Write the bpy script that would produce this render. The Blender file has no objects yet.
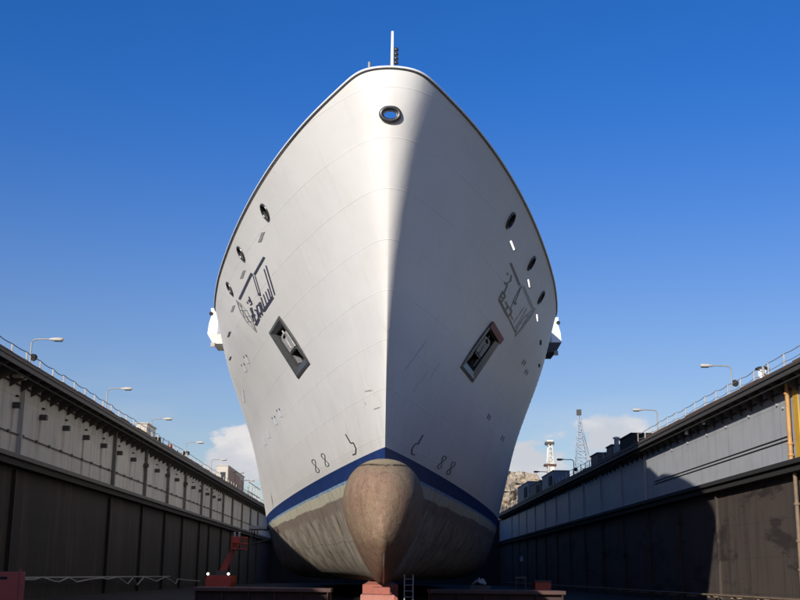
import bpy, bmesh, math, random
from mathutils import Vector, Matrix, noise as mnoise
random.seed(7)
R = math.radians
C = bpy.context.scene.collection
E = 1.8                                        # eye height above the dock floor
SX = 0.12                                      # ship's centreline

# ------------------------------------------------------------------ camera
F = 1175.0
p_ = math.atan(275/1175.0); ROLL = 0.0115
vpx = (380.5-400)+275*ROLL
yaw = math.atan(vpx*math.cos(p_)/F)
cam_d = bpy.data.cameras.new('camera'); cam = bpy.data.objects.new('camera', cam_d); C.objects.link(cam)
cam_d.sensor_width = 36; cam_d.lens = 36*F/800; cam_d.clip_start = .1; cam_d.clip_end = 20000
Mc = Matrix.Rotation(yaw, 4, 'Z') @ Matrix.Rotation(math.pi/2+p_, 4, 'X') @ Matrix.Rotation(ROLL, 4, 'Z')
Mc.translation = (0, 0, E)
cam.matrix_world = Mc
bpy.context.scene.camera = cam
R3 = Mc.to_3x3()
def ray(px, py): return (R3 @ Vector(((px-400)/F, (300-py)/F, -1))).normalized()
def at_depth(px, py, Y):                        # the world point in the plane Y seen at that place of the photo
    d = ray(px, py); return Vector((0, 0, E)) + d*(Y/d.y)
def at_side(px, py, X):
    d = ray(px, py); return Vector((0, 0, E)) + d*(X/d.x)

# ------------------------------------------------------------------ node materials
class NT:
    def __init__(s, nt): s.nt = nt
    def n(s, t, **k):
        x = s.nt.nodes.new(t)
        for a, b in k.items(): setattr(x, a, b)
        return x
    def put(s, sock, v):
        if isinstance(v, bpy.types.NodeSocket): s.nt.links.new(v, sock)
        elif v is not None: sock.default_value = v
    def m(s, op, a, b=None, c=None, clamp=False):
        x = s.n('ShaderNodeMath', operation=op, use_clamp=clamp)
        s.put(x.inputs[0], a); s.put(x.inputs[1], b)
        if c is not None: s.put(x.inputs[2], c)
        return x.outputs[0]
    def sm(s, v, a, b):                         # smoothstep
        x = s.n('ShaderNodeMapRange', interpolation_type='SMOOTHSTEP')
        s.put(x.inputs[0], v); x.inputs[1].default_value = a; x.inputs[2].default_value = b
        return x.outputs[0]
    def mix(s, f, a, b, blend='MIX'):
        x = s.n('ShaderNodeMix', data_type='RGBA', blend_type=blend)
        s.put(x.inputs[0], f)
        for i, v in ((6, a), (7, b)):
            if isinstance(v, tuple) and len(v) == 3: v = (*v, 1)
            s.put(x.inputs[i], v)
        return x.outputs[2]
    def noise(s, vec, scale=1, detail=4, rough=.55):
        x = s.n('ShaderNodeTexNoise'); s.put(x.inputs['Vector'], vec)
        x.inputs['Scale'].default_value = scale; x.inputs['Detail'].default_value = detail; x.inputs['Roughness'].default_value = rough
        return x.outputs['Fac']
    def scl(s, vec, k, loc=(0, 0, 0)):
        x = s.n('ShaderNodeMapping'); s.put(x.inputs[0], vec); x.inputs['Scale'].default_value = k; x.inputs['Location'].default_value = loc
        return x.outputs[0]
    def xyz(s, vec):
        x = s.n('ShaderNodeSeparateXYZ'); s.put(x.inputs[0], vec); return x.outputs
def newmat(name, rough=.6, metal=0):
    m = bpy.data.materials.new(name); m.use_nodes = True
    t = NT(m.node_tree); b = m.node_tree.nodes['Principled BSDF']
    b.inputs['Roughness'].default_value = rough; b.inputs['Metallic'].default_value = metal
    co = t.n('ShaderNodeTexCoord').outputs['Object']
    return m, t, b, co
def bump(t, b, h, strength=.3, dist=.02):
    x = t.n('ShaderNodeBump'); x.inputs['Strength'].default_value = strength; x.inputs['Distance'].default_value = dist
    t.put(x.inputs['Height'], h); t.nt.links.new(x.outputs[0], b.inputs['Normal'])
def worn(name, col, col2=None, scale=3, rough=.6, amount=.6, metal=0, stretch=(1, 1, 1)):
    """paint of one colour with blotches of a second colour"""
    m, t, b, co = newmat(name, rough, metal)
    col2 = col2 or tuple(c*.6 for c in col)
    n = t.noise(t.scl(co, stretch), scale, 6, .65)
    f = t.m('MULTIPLY', t.sm(n, .42, .68), amount)
    c = t.mix(f, col, col2)
    n2 = t.noise(co, scale*7, 3)
    c = t.mix(t.m('MULTIPLY', n2, .35), c, tuple(x*.75 for x in col))
    t.put(b.inputs['Base Color'], c)
    bump(t, b, n2, .25, .01)
    return m

M = {}
M['white'] = worn('white_paint', (.8, .79, .77), (.66, .63, .58), 2, .4, .4)
M['cream_white'] = worn('cream_paint', (.72, .69, .6), (.5, .42, .32), .8, .6, .6)
M['steel'] = worn('dark_steel', (.07, .07, .075), (.13, .12, .11), 6, .32, .7, .6)
M['polished'] = worn('polished_steel', (.5, .49, .47), (.2, .19, .18), 5, .25, .6, .8)
M['pocket'] = worn('pocket_steel', (.14, .14, .14), (.26, .25, .23), 4, .5, .6)
M['bezel'] = worn('bezel_steel', (.055, .054, .052), (.12, .115, .105), 5, .45, .7)
M['pocket_dark'] = worn('recess_shade_black', (.02, .02, .02), (.05, .04, .035), 4, .7, .6)  # black put in for the shade inside recesses
M['anchor'] = worn('anchor_steel', (.45, .44, .42), (.2, .17, .14), 4, .5, .7)
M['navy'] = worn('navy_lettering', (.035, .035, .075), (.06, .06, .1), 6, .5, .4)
M['thin_grey'] = worn('grey_line_paint', (.3, .3, .31), (.4, .39, .38), 6, .5, .4)
M['scrape'] = worn('scraped_paint', (.5, .48, .44), (.6, .58, .54), 6, .5, .5)
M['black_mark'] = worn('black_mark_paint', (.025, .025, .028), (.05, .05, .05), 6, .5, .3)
M['pure_white'] = worn('fresh_white_paint', (.92, .92, .92), (.86, .86, .86), 3, .35, .3)
M['red_lead'] = worn('red_lead_primer', (.3, .09, .06), (.2, .08, .06), 4, .7, .6)
M['dark_grey'] = worn('dark_grey_paint', (.06, .058, .055), (.1, .07, .05), 2, .65, .7)
M['black'] = worn('black_paint', (.018, .017, .016), (.035, .03, .026), 4, .9, .5)
M['rib_grey'] = worn('rib_shadow_paint', (.16, .15, .135), (.09, .075, .06), 1.4, .75, .7)  # wall grey darkened to carry the shadow at the ribs
M['rust'] = worn('rusty_edge', (.13, .07, .045), (.05, .035, .028), 1.2, .9, .9)
M['galv'] = worn('galvanised_steel', (.32, .32, .31), (.22, .2, .18), 3, .55, .5)
M['pale_post'] = worn('pale_post_paint', (.5, .45, .4), (.3, .2, .14), 3, .7, .6)
M['lamp_head'] = worn('lamp_housing', (.5, .47, .42), (.34, .25, .18), 4, .5, .5)
M['beam'] = worn('red_brown_beam', (.06, .028, .022), (.03, .02, .018), 1.5, .75, .8)
M['beam_top'] = worn('red_brown_flange', (.1, .045, .035), (.05, .03, .025), 2, .7, .8)
M['block'] = worn('red_keel_block', (.38, .12, .08), (.18, .065, .045), 2.5, .85, .8)
M['block_pale'] = worn('pale_red_cap', (.48, .2, .14), (.27, .11, .08), 3, .85, .8)
M['lift_red'] = worn('lift_red_paint', (.36, .035, .015), (.2, .03, .02), 3, .5, .5)
M['panel_red'] = worn('faded_red_paint', (.62, .1, .06), (.5, .085, .055), 2, .6, .5)
M['pipe_yellow'] = worn('ochre_pipe_paint', (.5, .27, .09), (.3, .16, .07), 1.5, .6, .7)
M['yellow'] = worn('yellow_wall_paint', (.62, .36, .03), (.45, .25, .05), 1.2, .6, .6)
M['pipe_brown'] = worn('brown_pipe', (.2, .14, .09), (.1, .07, .05), 2, .7, .7)
M['rubber'] = worn('black_rubber', (.02, .02, .02), None, 5, .8, .4)
M['beige'] = worn('beige_wall_paint', (.5, .45, .38), (.36, .3, .24), .8, .7, .6)
M['brick'] = worn('brick_red_wall', (.34, .23, .17), (.27, .18, .13), 2, .85, .6)
M['glass'] = worn('dark_window', (.03, .035, .04), (.05, .06, .07), 2, .12, .4)
M['hose'] = worn('pale_hose', (.27, .26, .24), (.17, .15, .13), 2, .7, .6)
M['tarp'] = worn('white_tarp', (.3, .3, .3), (.2, .19, .18), 3, .8, .5)
M['crane_blue'] = worn('hazed_crane_paint', (.3, .36, .42), (.22, .26, .3), .4, .6, .5)  # distance haze put into the crane's colour
M['container'] = worn('grey_blue_box', (.14, .17, .21), (.08, .09, .11), 1, .6, .6)
M['board'] = worn('pale_board', (.45, .45, .45), (.3, .3, .3), 4, .6, .4)
mm, t_, b_, co_ = newmat('lit_lamp'); b_.inputs['Base Color'].default_value = (1, .95, .85, 1)
b_.inputs['Emission Color'].default_value = (1, .93, .8, 1); b_.inputs['Emission Strength'].default_value = 2.2; M['lit'] = mm

# ---- hull paint: white topsides, blue boot-top, cream line, worn antifouling (z is metres above the keel)
def hull_paint():
    m, t, b, co = newmat('hull_paint', .42)
    X, Y, Z = t.xyz(co)
    warp = t.m('MULTIPLY', t.m('SUBTRACT', t.noise(t.scl(co, (.25, .25, .6)), 1, 6), .5), .5)
    Zw = t.m('ADD', Z, warp)
    # --- topside white
    big = t.noise(t.scl(co, (.12, .12, .3)), 1, 3)
    streak = t.noise(t.scl(co, (2.2, 2.2, .12)), 1, 6, .6)
    fine = t.noise(co, 14, 4, .7)
    c = t.mix(t.sm(big, .35, .7), (.8, .765, .71), (.745, .71, .66))
    c = t.mix(t.m('MULTIPLY', t.sm(streak, .55, .8), .14), c, (.52, .47, .38))
    lowdirt = t.m('MULTIPLY', t.m('SUBTRACT', 1, t.sm(Z, 6, 13)), t.sm(streak, .42, .75))
    c = t.mix(t.m('MULTIPLY', lowdirt, .28), c, (.56, .5, .36))
    c = t.mix(t.m('MULTIPLY', t.sm(fine, .6, .75), .1), c, (.5, .46, .4))
    # --- welded seams
    fz = t.m('FRACT', t.m('DIVIDE', t.m('ADD', Z, .98-.57), 1.97))
    dz = t.m('ABSOLUTE', t.m('SUBTRACT', fz, .5))                       # .5 at the seam's middle plate
    seamz = t.m('SUBTRACT', 1, t.sm(dz, 0, .014))
    fy = t.m('FRACT', t.m('DIVIDE', Y, 5.2))
    dy = t.m('ABSOLUTE', t.m('SUBTRACT', fy, .5))
    seamy = t.m('SUBTRACT', 1, t.sm(dy, 0, .006))
    seam = t.m('MAXIMUM', seamz, t.m('MULTIPLY', seamy, .7))
    brk = t.sm(t.noise(co, .45, 3), .42, .58)
    seamv = t.m('MULTIPLY', seam, t.m('ADD', .12, t.m('MULTIPLY', brk, .88)))
    c = t.mix(t.m('MULTIPLY', seamv, .2), c, (.36, .32, .27))
    rst = t.noise(t.scl(co, (3.5, 3.5, .1), (5, 5, 0)), 1, 5, .7)
    c = t.mix(t.m('MULTIPLY', t.m('MULTIPLY', t.sm(rst, .62, .74), t.sm(t.noise(co, .3, 3), .45, .6)), .3), c, (.4, .32, .22))
    pt = t.noise(t.scl(co, (.3, .3, .4), (2, 8, 3)), 1, 2, .4)
    c = t.mix(t.m('MULTIPLY', t.sm(pt, .52, .535), .12), c, (.78, .77, .76))
    # --- blue band
    blue = t.mix(t.sm(t.noise(co, 1.2, 4), .35, .7), (.007, .029, .13), (.013, .042, .16))
    isblue = t.m('MULTIPLY', t.m('LESS_THAN', Z, 6.0), 1)
    c = t.mix(isblue, c, blue)
    lb = t.mix(t.sm(t.noise(co, 2.5, 5), .4, .6), (.1, .24, .42), (.32, .38, .4))
    c = t.mix(t.m('LESS_THAN', t.m('ADD', Z, t.m('MULTIPLY', warp, .1)), 5.27), c, lb)
    cream = t.mix(t.sm(streak, .45, .7), (.5, .46, .34), (.36, .31, .21))
    c = t.mix(t.m('LESS_THAN', t.m('ADD', Z, t.m('MULTIPLY', warp, .35)), 5.12), c, cream)
    # --- bottom: grey brown worn antifouling
    st2 = t.noise(t.scl(co, (1.6, 1.6, .35)), 1, 8, .7)
    bl = t.noise(co, .5, 6, .65)
    grey = t.mix(t.sm(bl, .38, .64), (.25, .205, .155), (.35, .3, .225))
    grey = t.mix(t.m('MULTIPLY', t.m('MULTIPLY', t.sm(st2, .46, .64), t.sm(t.noise(t.scl(co, (.6, .6, .6), (1, 6, 2)), 1, 4), .35, .6)), .95), grey, (.075, .052, .038))
    pale = t.noise(t.scl(co, (2.6, 2.6, .5), (3, 1, 0)), 1, 6, .7)
    grey = t.mix(t.m('MULTIPLY', t.sm(pale, .56, .74), .6), grey, (.46, .41, .32))
    grey = t.mix(t.m('MULTIPLY', t.sm(t.noise(t.scl(co, (1, 1, .8), (7, 7, 7)), .9, 7, .7), .52, .62), .6), grey, (.13, .095, .07))
    grey = t.mix(t.m('MULTIPLY', t.sm(fine, .56, .7), .4), grey, (.07, .05, .04))
    band = t.mix(t.sm(st2, .35, .7), (.24, .19, .145), (.16, .115, .085))
    c = t.mix(t.m('SUBTRACT', 1, t.sm(Zw, 4.5, 4.6)), c, band)
    c = t.mix(t.m('SUBTRACT', 1, t.sm(Zw, 3.75, 4.05)), c, grey)
    sl = t.m('MULTIPLY', t.m('SUBTRACT', 1, t.sm(t.m('ABSOLUTE', t.m('SUBTRACT', Zw, 2.3)), 0, .05)), .5)
    c = t.mix(sl, c, (.09, .07, .05))
    t.put(b.inputs['Base Color'], c)
    rg = t.mix(t.m('LESS_THAN', Z, 5.27), (.52, .52, .52), (.8, .8, .8))
    t.put(b.inputs['Roughness'], rg)
    frames = t.m('MULTIPLY', t.m('SINE', t.m('MULTIPLY', Y, 2*math.pi/.8)), t.sm(big, .3, .7))
    h = t.m('ADD', t.m('MULTIPLY', seam, .45), t.m('MULTIPLY', frames, .1))
    h = t.m('ADD', h, t.m('MULTIPLY', t.noise(co, .5, 4), 2.4))
    h = t.m('ADD', h, t.m('MULTIPLY', fine, t.mix(t.m('LESS_THAN', Z, 5.2), (.05,)*3, (.6,)*3)))
    bump(t, b, h, .45, .03)
    return m
M['hull'] = hull_paint()

def bulb_paint():
    m, t, b, co = newmat('worn_bulb_paint', .62)
    X, Y, Z = t.xyz(co)
    a = t.noise(co, .55, 6, .6); n2 = t.noise(t.scl(co, (2.4, 2.4, .5)), 1, 7, .7); n3 = t.noise(co, 2.2, 7, .7); n4 = t.noise(co, 18, 4, .7)
    gr = t.noise(co, 45, 3, .7); sp = t.noise(co, 5.5, 6, .75)
    c = t.mix(t.sm(a, .36, .62), (.27, .195, .12), (.26, .155, .105))
    c = t.mix(t.m('MULTIPLY', t.sm(t.noise(t.scl(co, (1, 1, 1), (8, 1, 5)), .7, 5, .6), .5, .64), .4), c, (.2, .17, .095))
    c = t.mix(t.m('MULTIPLY', t.sm(n2, .48, .66), .4), c, (.11, .065, .042))
    c = t.mix(t.m('MULTIPLY', t.sm(n3, .53, .7), .55), c, (.37, .29, .19))
    c = t.mix(t.m('MULTIPLY', t.sm(sp, .52, .64), .5), c, (.1, .065, .045))
    c = t.mix(t.m('MULTIPLY', t.sm(n4, .5, .68), .5), c, (.085, .06, .04))
    c = t.mix(t.m('MULTIPLY', t.sm(gr, .5, .68), .4), c, (.34, .28, .2))
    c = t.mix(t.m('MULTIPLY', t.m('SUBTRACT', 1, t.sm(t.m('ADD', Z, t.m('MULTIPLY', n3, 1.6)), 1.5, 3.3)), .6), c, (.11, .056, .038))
    d1 = t.noise(t.scl(co, (6, 6, .9), (9, 2, 0)), 1, 6, .75); c = t.mix(t.m('MULTIPLY', t.sm(d1, .62, .7), .4), c, (.4, .34, .26))
    # bitten weld line round the top and down one side
    wl = t.m('ADD', Z, t.m('ADD', t.m('MULTIPLY', t.m('ABSOLUTE', X), -.12), t.m('MULTIPLY', n3, .16)))
    d = t.m('ABSOLUTE', t.m('SUBTRACT', wl, 4.63))
    line = t.m('MULTIPLY', t.m('SUBTRACT', 1, t.sm(d, .01, .07)), t.sm(n3, .36, .46))
    c = t.mix(t.m('MULTIPLY', line, 1.), c, (.03, .024, .015))
    c = t.mix(t.m('MULTIPLY', t.sm(wl, 4.62, 4.8), .5), c, (.42, .36, .2))
    # pale scrape along the foot
    foot = t.m('MULTIPLY', t.m('SUBTRACT', 1, t.sm(t.m('ABSOLUTE', X), 0, .05)), t.m('SUBTRACT', 1, t.sm(t.m('ADD', Z, t.m('MULTIPLY', n3, .8)), 1.3, 1.8)))
    c = t.mix(foot, c, (.6, .52, .45))
    t.put(b.inputs['Base Color'], c)
    t.put(b.inputs['Roughness'], t.m('ADD', .75, t.m('MULTIPLY', n3, .25)))
    b.inputs['Specular IOR Level'].default_value = .2
    bump(t, b, t.m('ADD', t.m('MULTIPLY', a, 2), t.m('ADD', n3, t.m('ADD', t.m('MULTIPLY', n4, .3), t.m('MULTIPLY', gr, .12)))), .5, .05)
    return m
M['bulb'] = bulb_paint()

def wall_paint(name, c1, c2, stain, panel=6.1, rough=.75, streaks=.5, stain2=None, drips=False):
    """steel dock plating: plates of slightly different tone, seams, runs and stains (y along the dock, z up)"""
    m, t, b, co = newmat(name, rough)
    X, Y, Z = t.xyz(co)
    pi = t.m('FLOOR', t.m('DIVIDE', Y, panel))
    wn = t.n('ShaderNodeTexWhiteNoise', noise_dimensions='1D'); t.put(wn.inputs['W'], pi)
    c = t.mix(wn.outputs['Value'], c1, c2)
    run = t.noise(t.scl(co, (1, 1.1, .09)), 1, 7, .65)
    blot = t.noise(t.scl(co, (1, .35, .5)), 1, 6, .6)
    c = t.mix(t.m('MULTIPLY', t.sm(run, .46, .7), streaks), c, stain)
    if stain2:
        big = t.noise(t.scl(co, (1, .14, .62), (0, 3.3, 1.7)), 1, 7, .7)
        c = t.mix(t.m('MULTIPLY', t.sm(big, .52, .62), .9), c, stain2)
    c = t.mix(t.m('MULTIPLY', t.sm(blot, .45, .75), .3), c, tuple(x*.6 for x in c1))
    if drips:                                        # grime washed down from the stub brackets and clips
        wob = t.m('MULTIPLY', t.m('SUBTRACT', t.noise(t.scl(co, (1, .6, .5)), 1, 3), .5), .9)
        fd = t.m('FRACT', t.m('DIVIDE', t.m('ADD', t.m('ADD', Y, wob), YOFF), 6.0))
        near = t.m('SUBTRACT', 1, t.sm(t.m('ABSOLUTE', t.m('SUBTRACT', fd, .5)), .01, .075))
        c = t.mix(t.m('MULTIPLY', t.m('MULTIPLY', near, t.sm(Z, 8.2, 11.3)), t.m('MULTIPLY', t.m('LESS_THAN', Z, 11.9), t.m('MULTIPLY', run, 1.1))), c, (.14, .11, .085))
        c = t.mix(t.m('MULTIPLY', t.sm(t.noise(t.scl(co, (1, .16, .3), (0, 4, 9)), 1, 4, .6), .52, .6), .35), c, (.5, .47, .42))
    fy = t.m('ABSOLUTE', t.m('SUBTRACT', t.m('FRACT', t.m('DIVIDE', Y, panel)), .5))
    sy = t.m('SUBTRACT', 1, t.sm(t.m('SUBTRACT', .5, fy), 0, .007))
    fz = t.m('ABSOLUTE', t.m('SUBTRACT', t.m('FRACT', t.m('DIVIDE', t.m('ADD', Z, .35), 2.35)), .5))
    sz = t.m('SUBTRACT', 1, t.sm(fz, 0, .008))
    seam = t.m('MAXIMUM', sy, sz)
    c = t.mix(t.m('MULTIPLY', seam, .45), c, tuple(x*.35 for x in stain))
    t.put(b.inputs['Base Color'], c)
    h = t.m('ADD', t.m('MULTIPLY', seam, -.6), t.m('ADD', t.m('MULTIPLY', t.noise(t.scl(co, (1, .5, .6)), 1, 3), 1.5), t.m('MULTIPLY', t.noise(co, 9, 4), .15)))
    bump(t, b, h, .5, .04)
    return m
YOFF = (-40+258)/2-74.2+3.0+120            # the wall's own origin lies half way along it
M['wall_left'] = wall_paint('grey_wall_plates', (.47, .45, .41), (.41, .395, .37), (.24, .21, .175), 6.1, .75, .8, None, True)
M['wall_right'] = wall_paint('grey_wall_plating', (.4, .405, .415), (.365, .37, .38), (.25, .235, .21), 11.5, .6, .35)
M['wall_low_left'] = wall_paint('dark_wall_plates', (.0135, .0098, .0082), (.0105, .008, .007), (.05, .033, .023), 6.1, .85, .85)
M['wall_low_right'] = wall_paint('brown_wall_plating', (.066, .048, .037), (.056, .042, .034), (.03, .021, .016), 11.5, .85, .8, (.018, .011, .009))

m, t, b, co = newmat('dock_floor', .85)
c = t.mix(t.sm(t.noise(co, .25, 7, .65), .4, .65), (.03, .025, .022), (.045, .038, .032))
c = t.mix(t.m('MULTIPLY', t.sm(t.noise(co, 1.1, 6, .7), .5, .7), .6), c, (.06, .032, .02))
t.put(b.inputs['Base Color'], c); bump(t, b, t.noise(co, 3, 6), .5, .03); b.inputs['Specular IOR Level'].default_value = .15; M['floor'] = m
m, t, b, co = newmat('harbour_water', .12)
b.inputs['Base Color'].default_value = (.02, .05, .07, 1); bump(t, b, t.noise(t.scl(co, (.4, .8, 1)), 1, 5), .4, .2); M['water'] = m
m, t, b, co = newmat('limestone_rock', .95)
a = t.noise(t.scl(co, (.05, .05, .12)), 1, 8, .65)
v = t.n('ShaderNodeTexVoronoi'); t.put(v.inputs['Vector'], t.scl(co, (.22, .22, .4))); v.inputs['Scale'].default_value = 1
c = t.mix(t.sm(a, .35, .65), (.42, .34, .25), (.3, .245, .18))
c = t.mix(t.m('MULTIPLY', t.sm(t.noise(co, .35, 7, .7), .55, .66), .85), c, (.13, .1, .07))
c = t.mix(t.m('MULTIPLY', t.sm(t.noise(t.scl(co, (1, 1, 1), (50, 9, 0)), .18, 7, .7), .58, .66), .8), c, (.6, .53, .43))
t.put(b.inputs['Base Color'], c); bump(t, b, t.m('ADD', v.outputs['Distance'], t.noise(co, .3, 8, .7)), .9, 1.5); M['rock'] = m

# ------------------------------------------------------------------ mesh helpers (world coordinates in, one object out)
class MB:
    def __init__(s): s.bm = bmesh.new()
    def box(s, x0, x1, y0, y1, z0, z1, bev=0):
        vs = [s.bm.verts.new((x, y, z)) for z in (z0, z1) for y in (y0, y1) for x in (x0, x1)]
        q = [(0, 2, 3, 1), (4, 5, 7, 6), (0, 1, 5, 4), (2, 6, 7, 3), (0, 4, 6, 2), (1, 3, 7, 5)]
        fs = [s.bm.faces.new([vs[i] for i in f]) for f in q]
        if bev: bmesh.ops.bevel(s.bm, geom=list({e for f in fs for e in f.edges}), offset=bev, segments=2, affect='EDGES', profile=.6)
        return s
    def prism(s, pts, ext):                       # planar outline pushed along the vector ext
        ext = Vector(ext); a = [s.bm.verts.new(q) for q in pts]; b = [s.bm.verts.new(Vector(q)+ext) for q in pts]
        s.bm.faces.new(a[::-1]); s.bm.faces.new(b)
        for i in range(len(pts)):
            j = (i+1) % len(pts); s.bm.faces.new((a[i], a[j], b[j], b[i]))
        return s
    def tube(s, pts, r, n=8, closed=False, r2=None, up=None):
        pts = [Vector(q) for q in pts]; rings = []; N = len(pts); fix = up is not None; up = Vector(up) if fix else Vector((0, 0, 1))
        for i, q in enumerate(pts):
            if closed: d = pts[(i+1) % N]-pts[i-1]
            else: d = pts[min(i+1, N-1)]-pts[max(i-1, 0)]
            d.normalize()
            u = d.cross(up if fix or abs(d.z) < .95 else Vector((1, 0, 0))).normalized(); w = u.cross(d)
            rr = r if r2 is None else r+(r2-r)*i/(N-1)
            rings.append([s.bm.verts.new(q+(u*math.cos(k*2*math.pi/n)+w*math.sin(k*2*math.pi/n))*rr) for k in range(n)])
        for i in range(N if closed else N-1):
            a, b = rings[i], rings[(i+1) % N]
            for k in range(n): s.bm.faces.new((a[k], a[(k+1) % n], b[(k+1) % n], b[k]))
        if not closed: s.bm.faces.new(rings[0][::-1]); s.bm.faces.new(rings[-1])
        return s
    def lathe(s, base, prof, n=20, axis=(0, 0, 1)):
        base = Vector(base); ax = Vector(axis).normalized(); u = ax.orthogonal().normalized(); w = ax.cross(u); rings = []
        for r, h in prof:
            rings.append([s.bm.verts.new(base+ax*h+(u*math.cos(k*2*math.pi/n)+w*math.sin(k*2*math.pi/n))*max(r, .001)) for k in range(n)])
        for a, b in zip(rings, rings[1:]):
            for k in range(n): s.bm.faces.new((a[k], a[(k+1) % n], b[(k+1) % n], b[k]))
        s.bm.faces.new(rings[0][::-1]); s.bm.faces.new(rings[-1])
        return s
    def poly(s, pts):
        s.bm.faces.new([s.bm.verts.new(q) for q in pts]); return s
    def build(s, name, mats, parent=None, smooth=None, fix=True):
        if fix: bmesh.ops.recalc_face_normals(s.bm, faces=s.bm.faces)
        off = Vector((0, 0, 0))
        if parent is not None:
            q = parent
            while q is not None: off += q.location; q = q.parent
        bmesh.ops.translate(s.bm, verts=s.bm.verts, vec=-off)
        me = bpy.data.meshes.new(name); s.bm.to_mesh(me); s.bm.free()
        for mt in (mats if isinstance(mats, list) else [mats]): me.materials.append(mt)
        if smooth is not None:
            for f in me.polygons: f.use_smooth = True
            me.set_sharp_from_angle(angle=R(smooth))
        o = bpy.data.objects.new(name, me); C.objects.link(o)
        if parent is not None: o.parent = parent
        return o
def thing(name, label, cat, loc, group=None):
    o = bpy.data.objects.new(name, None); C.objects.link(o); o.location = loc; o.empty_display_size = .3
    return tag(o, label, cat, group)
def tag(o, label, cat, group=None):
    o['label'] = label; o['category'] = cat
    if group: o['group'] = group
    return o
def struct(o): o['kind'] = 'structure'; return o
def dup(root, loc, label=None):                      # copy of a thing, its parts and sub-parts
    r = root.copy(); C.objects.link(r); r.location = loc
    if label: r['label'] = label
    for ch in list(root.children):
        c2 = ch.copy(); C.objects.link(c2); c2.parent = r
        for g in list(ch.children):
            d = g.copy(); C.objects.link(d); d.parent = c2
    return r

# ------------------------------------------------------------------ setting
struct(MB().box(-40, 40, -60, 262, -.6, 0).build('dock_floor', M['floor']))
def sheet(name, mat, x0, x1, y0, y1, z):
    return struct(MB().poly([(x0, y0, z), (x1, y0, z), (x1, y1, z), (x0, y1, z)]).build(name, mat))
g_ = MB().box(-29, 31, 256.5, 257.5, .002, 13.6, .05).build('dock_end_screen', M['black']); tag(g_, 'added dark screen closing the far end of the dock behind the ship', 'dark screen')  # black screen added to keep bright horizon out of the gaps
sheet('water', M['water'], -6000, 6000, -3000, 9000, -1.2)

# ------------------------------------------------------------------ ship's lines (z here is above the eye, y forward from the eye)
P = dict(Y0=45.621, rake=7.394, er=1.268, zT=20.686, sh=2.382, L0=71.7, L1=29.86, a=1.336, n0=.927, n1=.609, cn=.695, m0=1.155, m1=1.129, B=12.254, B0=12.106, she=.531, bu=1.15, g=.144)
ZW, ZK, YE = 5.6, -.4, 236.0
def clip(x): return 0. if x < 0 else 1. if x > 1 else x
def stem(z):
    if z < ZW: return P['Y0']+P['rake']+(ZW-z)*.35
    return P['Y0']+P['rake']*(1-clip((z-ZW)/(P['zT']-ZW)))**P['er']
def hb(Y, z):                                       # half breadth
    w = clip((z-ZW)/(P['zT']-ZW)); sb = Y-stem(z)
    if sb <= 0: return 0.
    w1 = w; w = 1-(1-w)**(1+P['g']*clip((sb-6)/22))
    L = P['L0']+(P['L1']-P['L0'])*w**P['a']
    n = P['n0']+(P['n1']-P['n0'])*w**P['cn']; m = P['m0']+(P['m1']-P['m0'])*w
    b = (P['B0']+(P['B']-P['B0'])*w)*(1-(1-clip(sb/L))**m)**n
    b += .75*w**2.5*math.sqrt(1-math.exp(-sb/.35))*math.exp(-sb)
    b += clip((sb-8)/20)*(.2*math.exp(-((w1-.68)/.13)**2)-.17*math.exp(-((w1-.38)/.15)**2))
    if z < ZW:
        ze = clip((z-ZK)/(ZW-ZK)); e = .09+.8*math.exp(-(max(Y-48, 0)/30)**1.6)
        b *= ze**e
    if Y > 200: b *= 1-.25*((Y-200)/36)**2
    return b
def zd(s): return P['zT']-P['sh']*clip((math.sqrt(s*s+.5)-.7071)/40)**P['she']
def inside(q): return abs(q.x-SX) <= hb(q.y, q.z-E) and q.z-E <= zd(q.y-stem(q.z-E)) if q.y > stem(q.z-E) else False
def hull_hit(px, py):
    d = ray(px, py); o = Vector((0, 0, E)); y = 42.; step = .25
    while y < 170:
        if inside(o+d*(y/d.y)):
            a, b = y-step, y
            for _ in range(22):
                c = (a+b)/2
                if inside(o+d*(c/d.y)): b = c
                else: a = c
            return o+d*(b/d.y)
        y += step
    return None
def hull_n(q):
    s = 1 if q.x > SX else -1; h = .05; y, z = q.y, q.z-E
    dy = (hb(y+h, z)-hb(y-h, z))/(2*h); dz = (hb(y, z+h)-hb(y, z-h))/(2*h)
    return Vector((s, -dy, -dz)).normalized()

ship = thing('ship', 'large white ship bow with blue waterline band resting on blocks in the dry dock', 'ship', (SX, 110, E+ZK))

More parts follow.
